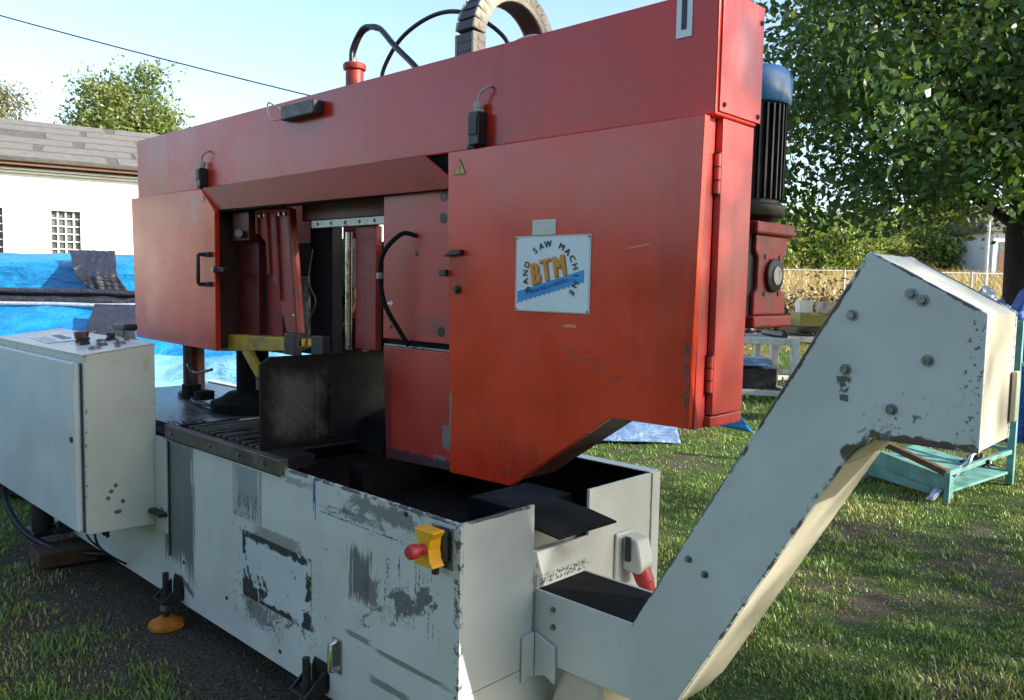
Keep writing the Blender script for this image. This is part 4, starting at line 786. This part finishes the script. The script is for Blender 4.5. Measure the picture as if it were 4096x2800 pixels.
roll = thing('film_roll', campt(-5, 7.75, 1.1), 'long roll of creased black film lying across the blue tarpaulins', 'film')
for i, (dz, dr, rr_) in enumerate(((.33, .10, .05), (.28, .0, .045), (.37, .04, .03))):
    MB().tube([campt(-7.7+k*.16, 7.68+dr+nz(k*.4, i, 1)*.03, 1.08+dz+nz(k*.33, i, 5)*.03) for k in range(34)], [rr_*(1+.35*nz(k*.9, i, 7)) for k in range(34)], 12).build('film_fold', 'tarpd', roll)
MB().tube([campt(-7.7+k*.2, 7.58, 1.335+nz(k*.5, 3, 1)*.012) for k in range(32)], .018, 8).build('film_edge', 'foil', roll)
# stacked boards and sunlit-toned tarpaulin low behind the table
tag(drape('sunlit_tarp_fold', 'tarpl', -3.6, -1.4, [(7.0, .95), (6.6, .92), (6.3, .74), (6.15, .52)], amp=.10, seed=21., nu=60), 'tarpaulin in a painted sunlit pale tone bunched low behind the saw table', 'plastic sheet')
for k in range(7):
    d_ = campt(-2.6, 6.0, .06+.062*k); b = MB()
    l0, l1 = -3.9+random.uniform(-.15, .15), -1.3+random.uniform(-.2, .2); r0 = 5.75+random.uniform(-.04, .04)
    P = [campt(l, r_, z_) for l in (l0, l1) for r_ in (r0, r0+.34) for z_ in (.02+.062*k, .072+.062*k)]
    tag(MB().add(P, [(0, 1, 3, 2), (4, 6, 7, 5), (0, 4, 5, 1), (2, 3, 7, 6), (0, 2, 6, 4), (1, 5, 7, 3)]).build('steel_bar', 'blackmetal', None, .003), ['bottom', 'second lowest', 'third lowest', 'middle', 'third highest', 'second highest', 'topmost'][k]+' dark flat steel bar in the low stack behind the saw table', 'steel bar', 'steel bars stacked behind the table')
P = [(-3.36, -.22), (-3.12, -.24), (-3.08, .05), (-3.32, .07)]
tag(MB().add([(x, y, z) for z in (-.01, .07) for x, y in P], [(0, 1, 2, 3), (7, 6, 5, 4)]+[(i, (i+1) % 4, 4+(i+1) % 4, 4+i) for i in range(4)]).build('timber_block', 'wood', None, .006), 'weathered timber block on the ground below the control cabinet', 'timber')

# ------------------------------------------------------------------ things on the lawn behind and to the right
tag(drape('tarpaulin', 'tarpg', -.15, 1.75, [(9.9, .02), (9.5, .22), (8.9, .25), (8.5, .2), (8.2, .02)], amp=.06, seed=31.), 'grey blue plastic sheet lying on the grass behind the saw base', 'tarpaulin')
def flap(u_, v_):
    a, b, c = campt(2.25, 9.35, .62), campt(2.2, 9.3, .05), campt(2.72, 8.95, .0)
    p = a.lerp(b.lerp(c, u_), v_); return p+Vector((nz(u_*3, v_*4, 1)*.03, nz(u_*3, v_*4, 6)*.03, 0))
tag(MB().grid(flap, 12, 18).build('tarpaulin_flap', 'tarp', solid=.005), 'small bright blue tarpaulin flap hanging to the grass behind the conveyor', 'tarpaulin')
def frame_bench(l0, l1, r0, r1, H, label, skew=0.):
    t_ = thing('roller_table', campt((l0+l1)/2, (r0+r1)/2, 0), label, 'roller table', 'cream steel roller tables on the lawn')
    def bx_(nm, la, lb, ra, rb, za, zb, mat='framew', bev=.006):
        P = [campt(l, r_+skew*(l-l0), z_) for l in (la, lb) for r_ in (ra, rb) for z_ in (za, zb)]
        return MB().add(P, [(0, 1, 3, 2), (4, 6, 7, 5), (0, 4, 5, 1), (2, 3, 7, 6), (0, 2, 6, 4), (1, 5, 7, 3)]).build(nm, mat, t_, bev)
    s_ = .10
    for la in (l0, l1-s_):
        for ra in (r0, r1-s_): bx_('leg', la, la+s_, ra, ra+s_, .0, H-.10)
    for ra in (r0, r1-s_):
        bx_('top_rail', l0, l1, ra, ra+s_, H-.10, H); bx_('floor_rail', l0+s_, l1-s_, ra, ra+s_, .04, .12)
    for la in (l0, l1-s_): bx_('floor_rail', la, la+s_, r0+s_, r1-s_, .04, .12); bx_('end_rail', la, la+s_, r0+s_, r1-s_, H-.09, H-.01)
    for k in range(5):
        l = l0+.2+(l1-l0-.4)*k/4; MB().cyl(campt(l, r0+.02+skew*(l-l0), H+.03), campt(l, r1-.02+skew*(l-l0), H+.03), .045, 14).build('roller', 'blackmetal', t_)
    for la, ra in ((l1-.24, r0+.04), (l0+.24, r0+.04)): MB().cyl(campt(la, ra, 0), campt(la, ra, .10), .025, 10).build('levelling_bolt', 'galv', t_)
    return t_
frame_bench(1.5, 4.15, 12.5, 13.5, .90, 'long cream steel roller table with dark goods on its lower shelf', -.32)
frame_bench(4.45, 6.8, 13.9, 14.9, .80, 'shorter cream steel roller table carrying cartons', .1)
P_ = lambda la, lb, ra, rb, za, zb: MB().add([campt(l, r_, z_) for l in (la, lb) for r_ in (ra, rb) for z_ in (za, zb)], [(0, 1, 3, 2), (4, 6, 7, 5), (0, 4, 5, 1), (2, 3, 7, 6), (0, 2, 6, 4), (1, 5, 7, 3)])
tag(P_(1.8, 3.95, 12.0, 12.8, .125, .42).build('steel_crate', 'blackmetal', None, .01), 'black steel crate on the lower shelf of the long roller table', 'crate')
tag(drape('film_bundle', 'tarpg', 1.8, 3.9, [(12.7, .43), (12.5, .56), (12.2, .55), (11.95, .46)], amp=.06, seed=44.), 'blue grey film bundle on top of the black steel crate', 'film')
tag(P_(4.9, 6.9, 13.95, 14.85, .875, .965).build('steel_profile', 'blackmetal', None, .01), 'dark steel profile lying along the shorter roller table', 'steel profile')
tag(P_(5.0, 5.75, 14.1, 14.6, .966, 1.20).build('carton', 'boxy', None, .012), 'olive yellow carton on the shorter roller table', 'carton')
tag(P_(5.78, 6.35, 14.0, 14.55, .966, 1.26).build('carton', 'strap', None, .012), 'large white carton next to the olive carton on the roller table', 'carton')
tag(P_(5.02, 5.25, 14.2, 14.45, 1.202, 1.42).build('carton', 'strap', None, .012), 'small white box standing on the olive carton', 'carton')
tag(P_(5.42, 5.70, 14.15, 14.5, 1.202, 1.40).build('carton', simple('reddish_print_carton', (.55, .42, .38), .6, 0, .5, 9), None, .012), 'small printed box beside the small white box on the olive carton', 'carton')
tag(P_(4.25, 4.95, 14.6, 15.1, 1.0, 1.09).build('plank', 'strap', None, .01), 'pale plank end resting on the shorter roller table', 'plank')
# teal steel trolley
tt = thing('teal_trolley', (-.35, 6.2, 0), 'teal painted steel trolley frame on the grass beyond the conveyor', 'trolley')
def bar(a, b, s_, mat, nm, par): 
    a, b = Vector(a), Vector(b); d = (b-a).normalized(); up = Vector((0, 0, 1)) if abs(d.z) < .9 else Vector((1, 0, 0)); e = d.cross(up).normalized()*s_; f = e.cross(d).normalized()*s_
    P = [p+e*i+f*j for p in (a, b) for i, j in ((-1, -1), (1, -1), (1, 1), (-1, 1))]
    return MB().add(P, [(0, 1, 2, 3), (7, 6, 5, 4)]+[(i, (i+1) % 4, 4+(i+1) % 4, 4+i) for i in range(4)]).build(nm, mat, par, .003)
c1, c2, c3, c4 = Vector((-.82, 5.50, 0)), Vector((-.06, 5.10, 0)), Vector((.12, 6.20, 0)), Vector((-.72, 6.45, 0))
Z = lambda v_, z: v_+Vector((0, 0, z))
MB().add([Z(c1, .03), Z(c2, .03), Z(c2, .20), Z(c1, .27)]+[Z(q, z)+Vector((.03, .05, 0)) for q, z in ((c1, .03), (c2, .03), (c2, .20), (c1, .27))], [(0, 1, 2, 3), (7, 6, 5, 4)]+[(i, (i+1) % 4, 4+(i+1) % 4, 4+i) for i in range(4)]).build('front_panel', 'teal', tt, .003)
MB().add([Z(c1, .13), Z(c2, .07), Z(c3, .09), Z(c4, .16)]+[Z(c1, .15), Z(c2, .09), Z(c3, .11), Z(c4, .18)], [(3, 2, 1, 0), (4, 5, 6, 7)]+[(i, (i+1) % 4, 4+(i+1) % 4, 4+i) for i in range(4)]).build('tray', 'teal', tt, .002)
bar(Z(c1, .37), Z(c2, .23), .024, 'rust', 'top_rail', tt); bar(Z(c2, .23), Z(c3, .28), .018, 'teal', 'side_rail', tt); bar(Z(c1, .25), Z(c1.lerp(c4, .8), .46), .024, 'rust', 'brace', tt); bar(Z(c4, .37), Z(c3, .28), .018, 'teal', 'back_rail', tt)
for q, z1, w1 in ((c1, .36, .02), (c2, .24, .02), (c3, 1.38, .028), (c4, .36, .02)): bar(q, Z(q, z1), w1, 'teal', 'post', tt)
bar(Z(c3, 1.02), Z(c3, 1.02)+Vector((.9, .5, 0)), .018, 'teal', 'cross_rail', tt); bar(Vector((1.02, 6.70, 0)), Vector((1.02, 6.70, 1.38)), .026, 'teal', 'post', tt)
def filmstrip(u_, v_):
    a, b = Vector((.07, 5.55, .42)), Vector((-.16, 5.02, .02)); p = a.lerp(b, v_); e = Vector((.6, -.3, .1))*(.05+.06*v_)
    return p+e*(u_-.5)+Vector((nz(u_*4, v_*7, 2), nz(u_*4, v_*7, 5), nz(u_*4, v_*7, 8)))*.03
tag(MB().grid(filmstrip, 10, 30).build('wrapping_film', 'foil', solid=.003), 'torn strip of clear wrapping film hanging off the teal trolley', 'film')
mb = MB(); [mb.tube([Vector((-.02, 5.8, .2))+Vector((nz(i, k, 1), nz(i, k, 2)*1.2, abs(nz(i, k, 3))))*.2 for k in np.linspace(0, 3, 14)], .012, 6) for i in range(7)]
tag(mb.build('wire_tangle', 'rubber', None), 'tangle of dark wire lying in the teal trolley', 'wire')
# blue tarpaulin heap on the right
def heap(cx, cy, rx, ry, h, mat, name, seed, label):
    def f(u_, v_):
        a = u_*2*math.pi; ph = v_*math.pi/2; k = 1+.22*nz(math.cos(a)*1.6+seed, math.sin(a)*1.6, v_*2)+.1*nz(math.cos(a)*5, math.sin(a)*5+seed, v_*5)
        return Vector((cx+rx*k*math.cos(a)*math.cos(ph)**.6, cy+ry*k*math.sin(a)*math.cos(ph)**.6, h*k*math.sin(ph)**.8-.02))
    return tag(MB().grid(f, 60, 24).build(name, mat), label, 'tarpaulin')
heap(-.30, 9.05, .46, .50, 1.52, 'tarpb', 'tarpaulin_heap', 3., 'deep blue tarpaulin heap in front of the tree trunk')
heap(-1.15, 10.2, .55, .4, 1.52, 'tarpg', 'tarpaulin_heap', 9., 'crumpled grey blue tarpaulin bundle behind the conveyor head')
# fence
fe = thing('chain_link_fence', campt(8.6, 24, ground_z(*campt(8.6, 24, 0).xy)), 'chain link fence with pale posts along the dry field', 'fence')
M['fencew'] = simple('pale_fence_post', (.50, .48, .44), .6, .2, .2, 12, .1)
fl = np.linspace(6., 21., 9); fz = lambda l, r_: float(ground_z(*campt(l, r_, 0).xy))
for l in fl:
    z_ = fz(l, 24); MB().cyl(campt(l, 24, z_-.1), campt(l, 24, z_+1.7), .035, 8).build('fence_post', 'fencew', fe)
for k in range(len(fl)-1): MB().cyl(campt(fl[k], 24, fz(fl[k], 24)+1.66), campt(fl[k+1], 24, fz(fl[k+1], 24)+1.66), .018, 6).build('fence_rail', 'fencew', fe)
for l in (fl[0]+.05, fl[4]): MB().cyl(campt(l, 24, fz(l, 24)+1.2), campt(l+1.2, 24, fz(l, 24)), .022, 6).build('fence_brace', 'fencew', fe)
mb = MB()
for i in range(int(15/.16)):
    l = 6+i*.16
    for d in (-1, 1):
        pts = [campt(l+d*k*.35, 24+(.012 if d > 0 else -.012), fz(l, 24)+.02+k*.41) for k in range(5)]
        if 5.9 < l+d*1.4 < 21.2: mb.tube(pts, .0035, 3, False)
kind(mb.build('wire_mesh', 'fencew', fe), 'stuff')

# ------------------------------------------------------------------ vegetation
def leaf_material(name, trans=.35):
    t = NT(name); a = t.n('ShaderNodeAttribute', attribute_name='col').outputs[0]
    t.set(a, .42, 0, .45)
    tr = t.n('ShaderNodeBsdfTranslucent'); t.put(tr.inputs[0], t.mix(1., a, (1.5, 1.55, .7), 'MULTIPLY'))
    mx = t.n('ShaderNodeMixShader'); mx.inputs[0].default_value = trans
    t.t.links.new(t.b.outputs[0], mx.inputs[1]); t.t.links.new(tr.outputs[0], mx.inputs[2]); t.t.links.new(mx.outputs[0], t.out.inputs[0])
    return t.mat
M['leaf'] = leaf_material('leaves'); M['blade'] = leaf_material('grass_blades', .25)
M['bark'] = simple('dark_bark', (.035, .028, .022), .9, 0, .45, 14, .9, .2)
def leaves(centers, spread, per, size, palette, seed, flat=.75):
    g_ = np.random.default_rng(seed); n = len(centers)*per
    c = np.repeat(centers, per, 0)+g_.normal(0, 1, (n, 3))*np.array([spread, spread, spread*flat])
    d = g_.normal(0, 1, (n, 3)); d[:, 2] -= .25; d /= np.linalg.norm(d, axis=1)[:, None]
    q = g_.normal(0, 1, (n, 3)); q[:, 2] *= .5; e = np.cross(d, q); e /= np.linalg.norm(e, axis=1)[:, None]; f = np.cross(d, e)
    s_ = size*g_.uniform(.6, 1.35, n)[:, None]; wd = s_*g_.uniform(.20, .34, n)[:, None]
    v_ = np.stack([c, c+d*s_*.5+e*wd+f*s_*.10, c+d*s_, c+d*s_*.5-e*wd+f*s_*.10], 1).reshape(-1, 3)
    pal = np.array(palette); k = g_.integers(0, len(pal), n); cl = g_.integers(0, len(pal), len(centers)).repeat(per); k = np.where(g_.random(n) < .6, cl, k)
    cc_ = pal[k]*g_.uniform(.75, 1.25, n)[:, None]
    return v_, np.arange(4*n).reshape(-1, 4), np.repeat(cc_, 4, 0)
GREEN = [(.045, .085, .018), (.035, .07, .016), (.06, .10, .02), (.05, .09, .03), (.09, .12, .022)]
DEEP = [(.046, .092, .018), (.058, .11, .022), (.05, .10, .03), (.085, .135, .024), (.16, .195, .035), (.055, .105, .02)]
LIGHT = [(.13, .18, .045), (.17, .20, .06), (.10, .16, .05), (.20, .21, .06)]
BUSH = [(.17, .22, .05), (.13, .19, .045), (.23, .25, .06), (.08, .13, .03)]
BIRCH = [(.20, .17, .08), (.15, .15, .06), (.22, .19, .11)]
def tree(name, base, h, trunk_r, cc_, rad, nclus, per, lsize, spread, pal, seed, label, group=None, shell=.45, clear=None, lean=(0, 0)):
    g_ = np.random.default_rng(seed); base = np.array(base, float); tr_ = thing(name, base, label, 'tree', group); cc_ = np.array(cc_, float); rad = np.array(rad, float)
    mb = MB(); top_ = cc_+np.array([0, 0, rad[2]*.45]); n = 9
    P = [base+(top_-base)*(k/(n-1))+np.array([g_.normal(0, .05), g_.normal(0, .05), 0])*(k > 0)*h*.06 for k in range(n)]
    P[0] = base-np.array([0, 0, .1])
    mb.tube(P, [trunk_r*(1.25 if k == 0 else 1-.3*k/(n-1) if k < 4 else 1-.85*k/(n-1)) for k in range(n)], 14)
    d = g_.normal(0, 1, (nclus, 3)); d /= np.linalg.norm(d, axis=1)[:, None]
    rr_ = g_.uniform(0, 1, nclus)**shell
    wob = np.array([1+.35*mnoise.noise((a*1.7+seed, b*1.7, c*1.7))+.2*mnoise.noise((a*4, b*4+seed, c*4)) for a, b, c in d])
    cen = cc_+d*rad*(rr_*wob)[:, None]
    zmin = base[2]+.6
    cen = cen[cen[:, 2] > zmin]
    if clear is not None: cen = cen[clear(cen)]
    for k in g_.choice(len(cen), min(46, len(cen)), replace=False):
        e = cen[k]; j = int(np.clip((e[2]-base[2])/(top_[2]-base[2])*.72*(n-1), 3, n-2)); s_ = P[j]
        mid = (s_+e)/2+np.array([0, 0, .12*np.linalg.norm(e-s_)]); r0 = trunk_r*(1-.85*j/(n-1))*.42
        mb.tube(spline([s_, mid, e], 3), [max(.012, r0*(1-.15*i)) for i in range(7)], 6, False)
    mb.build('trunk', 'bark', tr_, loc=tuple(base))
    v_, f_, k_ = leaves(cen, spread, per, lsize, pal, seed)
    npmesh('crown', v_, f_, M['leaf'], tr_, k_, tuple(cc_))
    return tr_
tree('broadleaf_tree', (-1.17, 12.33, -.02), 9, .27, (-1.1, 12.7, 5.0), (4.9, 4.9, 3.9), 640, 175, .120, .30, DEEP, 3, 'large dark green broadleaf tree with a stout trunk beyond the lawn', clear=lambda c: ~((((c[:, :2]-C2)@RH > 6.2) & (c[:, 2] < 3.1)) | (c[:, 2] < 2.55)))
# tree out of frame on the sun side: throws the dappled shade on the lawn
tree('broadleaf_tree', (10.2, 7.5, 0), 6, .2, (10.0, 7.4, 4.2), (2.5, 2.5, 1.8), 55, 75, .15, .22, GREEN, 17, 'low broadleaf tree standing off to the right of the conveyor')
tree('slender_shade_tree', (11.0, 5.6, 0), 9, .14, (10.9, 5.4, 7.0), (.85, .85, 2.0), 110, 60, .14, .24, GREEN, 19, 'slender unseen tree added on the sun side to shade the saw end')  # unseen tree added, narrow crown shaped to shade the saw's end
tree('broadleaf_tree', (5, -14, 0), 9, .2, (5, -14, 5.5), (4.2, 4.2, 3.6), 260, 50, .24, .42, GREEN, 31, 'unseen broadleaf tree added across the lawn to block sky light')  # this and the next two unseen trees are added to cut sky light
tree('broadleaf_tree', (12, -10, 0), 9, .2, (12, -10, 6), (4.5, 4.5, 4.2), 260, 50, .24, .42, GREEN, 32, 'tall unseen broadleaf tree added facing the conveyor end to block sky light')
tree('broadleaf_tree', (15, -3, 0), 9, .2, (15.5, -3.5, 5.2), (4.0, 4.0, 3.8), 240, 50, .24, .42, GREEN, 33, 'wide unseen broadleaf tree added facing the conveyor to block sky light')
tree('leafy_tree', (-32.4, 11.5, 0), 10, .25, (-32.2, 11.5, 6.9), (2.05, 2.05, 3.0), 190, 130, .17, .38, LIGHT, 5, 'bright green tree rising behind the roof of the white building')
tree('birch_tree', (-37.5, 8.2, 0), 9, .18, (-37.5, 8.2, 6.6), (1.5, 1.5, 2.9), 90, 110, .15, .33, BIRCH, 8, 'thin yellowish birch behind the roof, next to the bright green tree')
tree('leafy_tree', (-25.0, 17.2, 0), 9, .2, (-25.0, 17.2, 5.5), (1.6, 1.6, 1.9), 60, 50, .22, .36, LIGHT, 28, 'small tree crown barely showing above the saw head')
# hedge bushes beyond the fence
hz_ = [(16.5, 58, 3.2, 3.6), (20.0, 60, 3.4, 4.6), (23.5, 59, 3.0, 3.4), (26.5, 62, 3.6, 4.2), (29.5, 62, 3.2, 4.0), (32.5, 63, 3.3, 3.8), (35.8, 64, 3.4, 4.4), (39.5, 66, 3.6, 4.8), (13.0, 59, 3.0, 3.8)]
adj = ['rounded yellow green', 'tall bright green', 'low dark green', 'broad leafy', 'dense mid green', 'spreading green', 'loose pale green', 'large pale green', 'narrow green']
for i, (l, r_, rad, hh) in enumerate(hz_):
    p = campt(l, r_, 0); z_ = fz(l, r_); sh = thing('hedge_bush', (p.x, p.y, z_), adj[i]+' bush in the hedge beyond the chain link fence', 'bush', 'bushes beyond the fence')
    g_ = np.random.default_rng(60+i); d = g_.normal(0, 1, (150, 3)); d /= np.linalg.norm(d, axis=1)[:, None]; d[:, 2] = np.abs(d[:, 2])
    cen = np.array([p.x, p.y, z_+.1])+d*np.array([rad, rad, hh])*(g_.uniform(.3, 1, 150)**.5*(1+.25*np.array([mnoise.noise((a*2+i, b*2, c*2)) for a, b, c in d])))[:, None]
    v_, f_, k_ = leaves(cen, .45, 60, .30, BUSH if i % 3 else LIGHT, 80+i); npmesh('foliage', v_, f_, M['leaf'], sh, k_, (p.x, p.y, z_))
    mb = MB()
    for k in range(6): mb.tube([(p.x, p.y, z_-.05), tuple((Vector((p.x, p.y, z_))+Vector(cen[k*7]))/2), tuple(cen[k*7])], [.04, .03, .012], 6)
    mb.build('stems', 'bark', sh)
# brushwood pile in front of the fence
g_ = np.random.default_rng(5); p = campt(7.5, 20.5, 0); z_ = fz(7.5, 20.5)
bp2 = thing('brushwood_pile', (p.x, p.y, z_), 'pile of dry brown brushwood and leaves before the fence', 'brushwood')
mb = MB()
for k in range(150):
    l, r_ = 7.5+g_.normal(0, 1.1), 20.5+g_.normal(0, .5); zz = fz(l, r_)+abs(g_.normal(0, .55)); d = Vector((g_.normal(), g_.normal(), abs(g_.normal())*.6)).normalized()*g_.uniform(.4, 1.1); c = campt(l, r_, zz)
    mb.tube([c-d*.4, c+Vector((0, 0, .05)), c+d*.6], [.018, .014, .005], 5, False)
mb.build('twigs', simple('dry_twigs', (.10, .07, .045), .9, 0, .4, 10), bp2)
cen = np.array([campt(7.5+g_.normal(0, 1.1), 20.5+g_.normal(0, .45), fz(7.5, 20.5)+.1+abs(g_.normal(0, .5))) for k in range(130)])
v_, f_, k_ = leaves(cen, .22, 40, .13, [(.10, .065, .04), (.15, .10, .06), (.06, .045, .03), (.22, .16, .10)], 9); npmesh('dead_leaves', v_, f_, M['leaf'], bp2, k_, (p.x, p.y, z_))
# far houses, pole, power line
M['roofred'] = simple('red_roof_tiles', (.20, .07, .055), .8, 0, .25, 4, .3)
M['housew'] = simple('pale_house_wall', (.55, .58, .62), .85, 0, .08, 2, .1)
def far_house(l, r_, w_, d_, eave, ridge, label, wallm, roofm, off=0):
    z_ = fz(l, r_)-.3+off; t_ = thing('house', campt(l, r_, z_), label, 'house')
    b = lambda la, lb, ra, rb, za, zb: MB().add([campt(a, c, e) for a in (la, lb) for c in (ra, rb) for e in (za, zb)], [(0, 1, 3, 2), (4, 6, 7, 5), (0, 4, 5, 1), (2, 3, 7, 6), (0, 2, 6, 4), (1, 5, 7, 3)])
    b(l-w_/2, l+w_/2, r_, r_+d_, z_-1, z_+eave).build('wall', wallm, t_)
    o = .35; q = [(r_-o, z_+eave-.1), (r_+d_/2, z_+ridge), (r_+d_+o, z_+eave-.1)]
    V = [campt(a, c, e) for a in (l-w_/2-o, l+w_/2+o) for c, e in q]
    rf_ = MB().add(V, [(0, 1, 4, 3), (1, 2, 5, 4), (0, 2, 1), (3, 4, 5), (0, 3, 5, 2)]).build('roof', roofm, t_)
    b(l+w_*.2, l+w_*.2+.6, r_+d_/2-.3, r_+d_/2+.3, z_+ridge-.6, z_+ridge+.7).build('chimney', 'fascia', rf_)
    for k in range(3):
        la = l-w_/2+w_*(k+.5)/3; wn = b(la-.5, la+.5, r_-.04, r_-.005, z_+eave*.42, z_+eave*.78).build('window', 'glassd', t_); b(la-.03, la+.03, r_-.06, r_-.041, z_+eave*.42, z_+eave*.78).build('window_bar', 'housew', wn)
    b(l-w_/2+.4, l-w_/2+1.4, r_-.05, r_-.004, z_-.5, z_+2.1).build('door', 'fascia', t_)
far_house(41.0, 92, 5.0, 8, 4.2, 6.6, 'far house with a red tiled roof showing above the hedge', 'housew', 'roofred')
far_house(35.6, 56, 5.5, 7, 3.6, 5.6, 'far pale grey house beside the tree trunk', 'housew', 'roofdark')
z_ = fz(23.2, 40); po = MB().cyl(campt(23.2, 40, z_-.2), campt(23.2, 40, z_+3.6), .07, 10).build('pole_shaft', 'fencew')
bpy.data.objects.remove(po)
pl_ = thing('utility_pole', campt(23.2, 40, z_), 'slim white pole standing in the dry field', 'pole')
MB().tube([campt(23.2, 40, z_-.2), campt(23.2, 40, z_+3.6)], [.085, .065], 12).build('shaft', 'framew', pl_); MB().box(*(lambda c: (c.x-.12, c.x+.12, c.y-.12, c.y+.12, c.z, c.z+.05))(campt(23.2, 40, z_+3.6))).build('cap', 'framew', pl_)
MB().lathe(tuple(campt(23.2, 40, z_)), [(.16, -.1), (.16, .06), (.10, .10)], 'z', 12).build('footing', 'framew', pl_)
a_, b_ = Vector((-15.9, 2.96, 6.72)), Vector((-11.2, 7.3, 5.18)); a_, b_ = a_+(a_-b_)*1.5, b_+(b_-a_)*1.2
ln = MB().tube([a_.lerp(b_, k/30)-Vector((0, 0, .35*math.sin(math.pi*k/30))) for k in range(31)], .013, 6).build('power_line', 'rubber'); tag(ln, 'thin dark overhead power line crossing the sky', 'cable')
# distant belt of trees behind the photographer and around the horizon
g_ = np.random.default_rng(77)
def belt(name, az0, az1, r_, hh, nclus, seed, label, lsize=1.1):
    gg = np.random.default_rng(seed); az = np.radians(gg.uniform(az0, az1, nclus)); rr_ = r_+gg.normal(0, r_*.05, nclus)
    x = C2[0]+RH[0]*np.sin(az)*rr_+FH[0]*np.cos(az)*rr_; y = C2[1]+RH[1]*np.sin(az)*rr_+FH[1]*np.cos(az)*rr_
    hv = hh*(.75+.5*np.array([mnoise.noise((a*9, seed, 0)) for a in az])); z = ground_z(x, y)+gg.uniform(0, 1, nclus)**.7*hv
    v_, f_, k_ = leaves(np.c_[x, y, z], r_*.016, 26, lsize, GREEN+BUSH, seed); o = npmesh(name, v_, f_, M['leaf'], None, k_, (float(x.mean()), float(y.mean()), 0)); kind(o, 'stuff'); tag(o, label, 'woodland')
belt('woodland', 120, 318, 55, 6.5, 2000, 1, 'distant belt of trees on the far side of the lawn')
belt('woodland', -40, 50, 110, 7.5, 1600, 2, 'far wooded skyline beyond the dry field', 1.6)

# ------------------------------------------------------------------ grass
def scatter(n, l0, l1, r0, r1, seed, bias=1.6):
    gg = np.random.default_rng(seed); r_ = r0+(r1-r0)*gg.random(n)**bias; half = r_*.74+1.2
    l = (gg.random(n)*2-1)*half; l = np.clip(l, l0, l1)
    return C2[0]+RH[0]*l+FH[0]*r_, C2[1]+RH[1]*l+FH[1]*r_, r_, gg
def grass(name, n, r0, r1, hmin, hmax, wd, seed, label, pal, dry, bias=1.6, l0=-99, l1=99, keep=None):
    x, y, r_, gg = scatter(n, l0, l1, r0, r1, seed, bias)
    f = lawn_fac(x, y) if keep is None else keep(x, y); m_ = gg.random(n) < f**1.3; x, y, r_, f = x[m_], y[m_], r_[m_], f[m_]; n = len(x)
    z = ground_z(x, y)+undulation(x, y)-.018; clump = np.array([mnoise.noise((a*1.3, b*1.3, 11)) for a, b in zip(x, y)]); cl2 = np.array([mnoise.noise((a*5, b*5, 23)) for a, b in zip(x, y)])
    hgt = (hmin+(hmax-hmin)*gg.random(n)**1.5)*(.75+1.0*cl2+.5*clump).clip(.25, 2.0); a = gg.uniform(0, 6.283, n); d = np.c_[np.cos(a), np.sin(a)]
    a2 = a+gg.normal(1.57, .5, n); e = np.c_[np.cos(a2), np.sin(a2)]; w_ = wd*(1+.06*r_)*gg.uniform(.7, 1.3, n); ln_ = hgt*gg.uniform(.3, 1.0, n)+(.035 if hmax < .03 else 0)*gg.random(n)
    B0 = np.c_[x, y, z]; E = np.c_[e, np.zeros(n)]*w_[:, None]; D = np.c_[d, np.zeros(n)]
    mid = B0+D*(ln_*.35)[:, None]+np.c_[np.zeros((n, 2)), hgt*.62]; tip = B0+D*ln_[:, None]+np.c_[np.zeros((n, 2)), hgt]
    V = np.stack([B0-E, B0+E, mid+E*.7, mid-E*.7, tip], 1).reshape(-1, 3); k = np.arange(n)[:, None]*5
    F = np.concatenate([np.c_[k, k+1, k+2], np.c_[k, k+2, k+3], np.c_[k+3, k+2, k+4]])
    pal, dry = np.array(pal), np.array(dry); c = pal[gg.integers(0, len(pal), n)]; dr = dry[gg.integers(0, len(dry), n)]
    dm = (gg.random(n) < (.12+.65*clump-.25*cl2+.12*(1-f)).clip(.04, .8))[:, None]; c = np.where(dm, dr, c)*gg.uniform(.7, 1.3, n)[:, None]
    o = npmesh(name, V, F, M['blade'], None, np.repeat(c, 5, 0), (float(x.mean()), float(y.mean()), 0)); kind(o, 'stuff'); return tag(o, label, 'grass')
GP = [(.11, .20, .030), (.14, .24, .038), (.17, .26, .045), (.10, .19, .055)]
DP = [(.44, .36, .14), (.50, .40, .19), (.32, .26, .11), (.30, .28, .07), (.28, .33, .06)]
grass('lawn_grass', 470000, 1.9, 11, .014, .046, .0024, 1, 'short patchy lawn grass around the saw', GP, DP, 1.25)
TH = [(.16, .12, .06), (.10, .08, .045), (.22, .17, .09), (.09, .11, .04)]
grass('lawn_thatch', 150000, 1.9, 10, .006, .022, .0022, 8, 'matted dead grass lying between the green blades', TH, TH, 1.2, keep=lambda x, y: np.full(len(x), .9))
grass('lawn_grass', 90000, 10.5, 22, .05, .12, .004, 2, 'lawn grass further back towards the fence', GP, DP, 1.0)
grass('dry_meadow_grass', 90000, 22, 60, .35, .9, .006, 3, 'tall dry golden grass of the field beyond the fence', [(.42, .31, .13), (.50, .38, .17), (.34, .25, .10)], [(.36, .27, .12), (.28, .22, .09)], 1.3, l0=3., keep=lambda x, y: np.ones(len(x)))

# fallen leaves and bits of straw on the lawn
x, y, r_, gg = scatter(1500, -99, 99, 2.0, 9, 55, 1.3)
v_, f_, k_ = leaves(np.c_[x, y, ground_z(x, y)], .004, 1, .026, [(.11, .07, .035), (.07, .045, .025), (.16, .11, .05), (.14, .13, .04)], 56, .3)
v_[:, 2] = v_[:, 2]*.35+np.repeat(undulation(x, y), 4)+.004; o = npmesh('fallen_leaves', v_, f_, M['leaf'], None, k_, (0, 3, 0)); kind(o, 'stuff'); tag(o, 'brown fallen leaves scattered on the lawn', 'leaves')
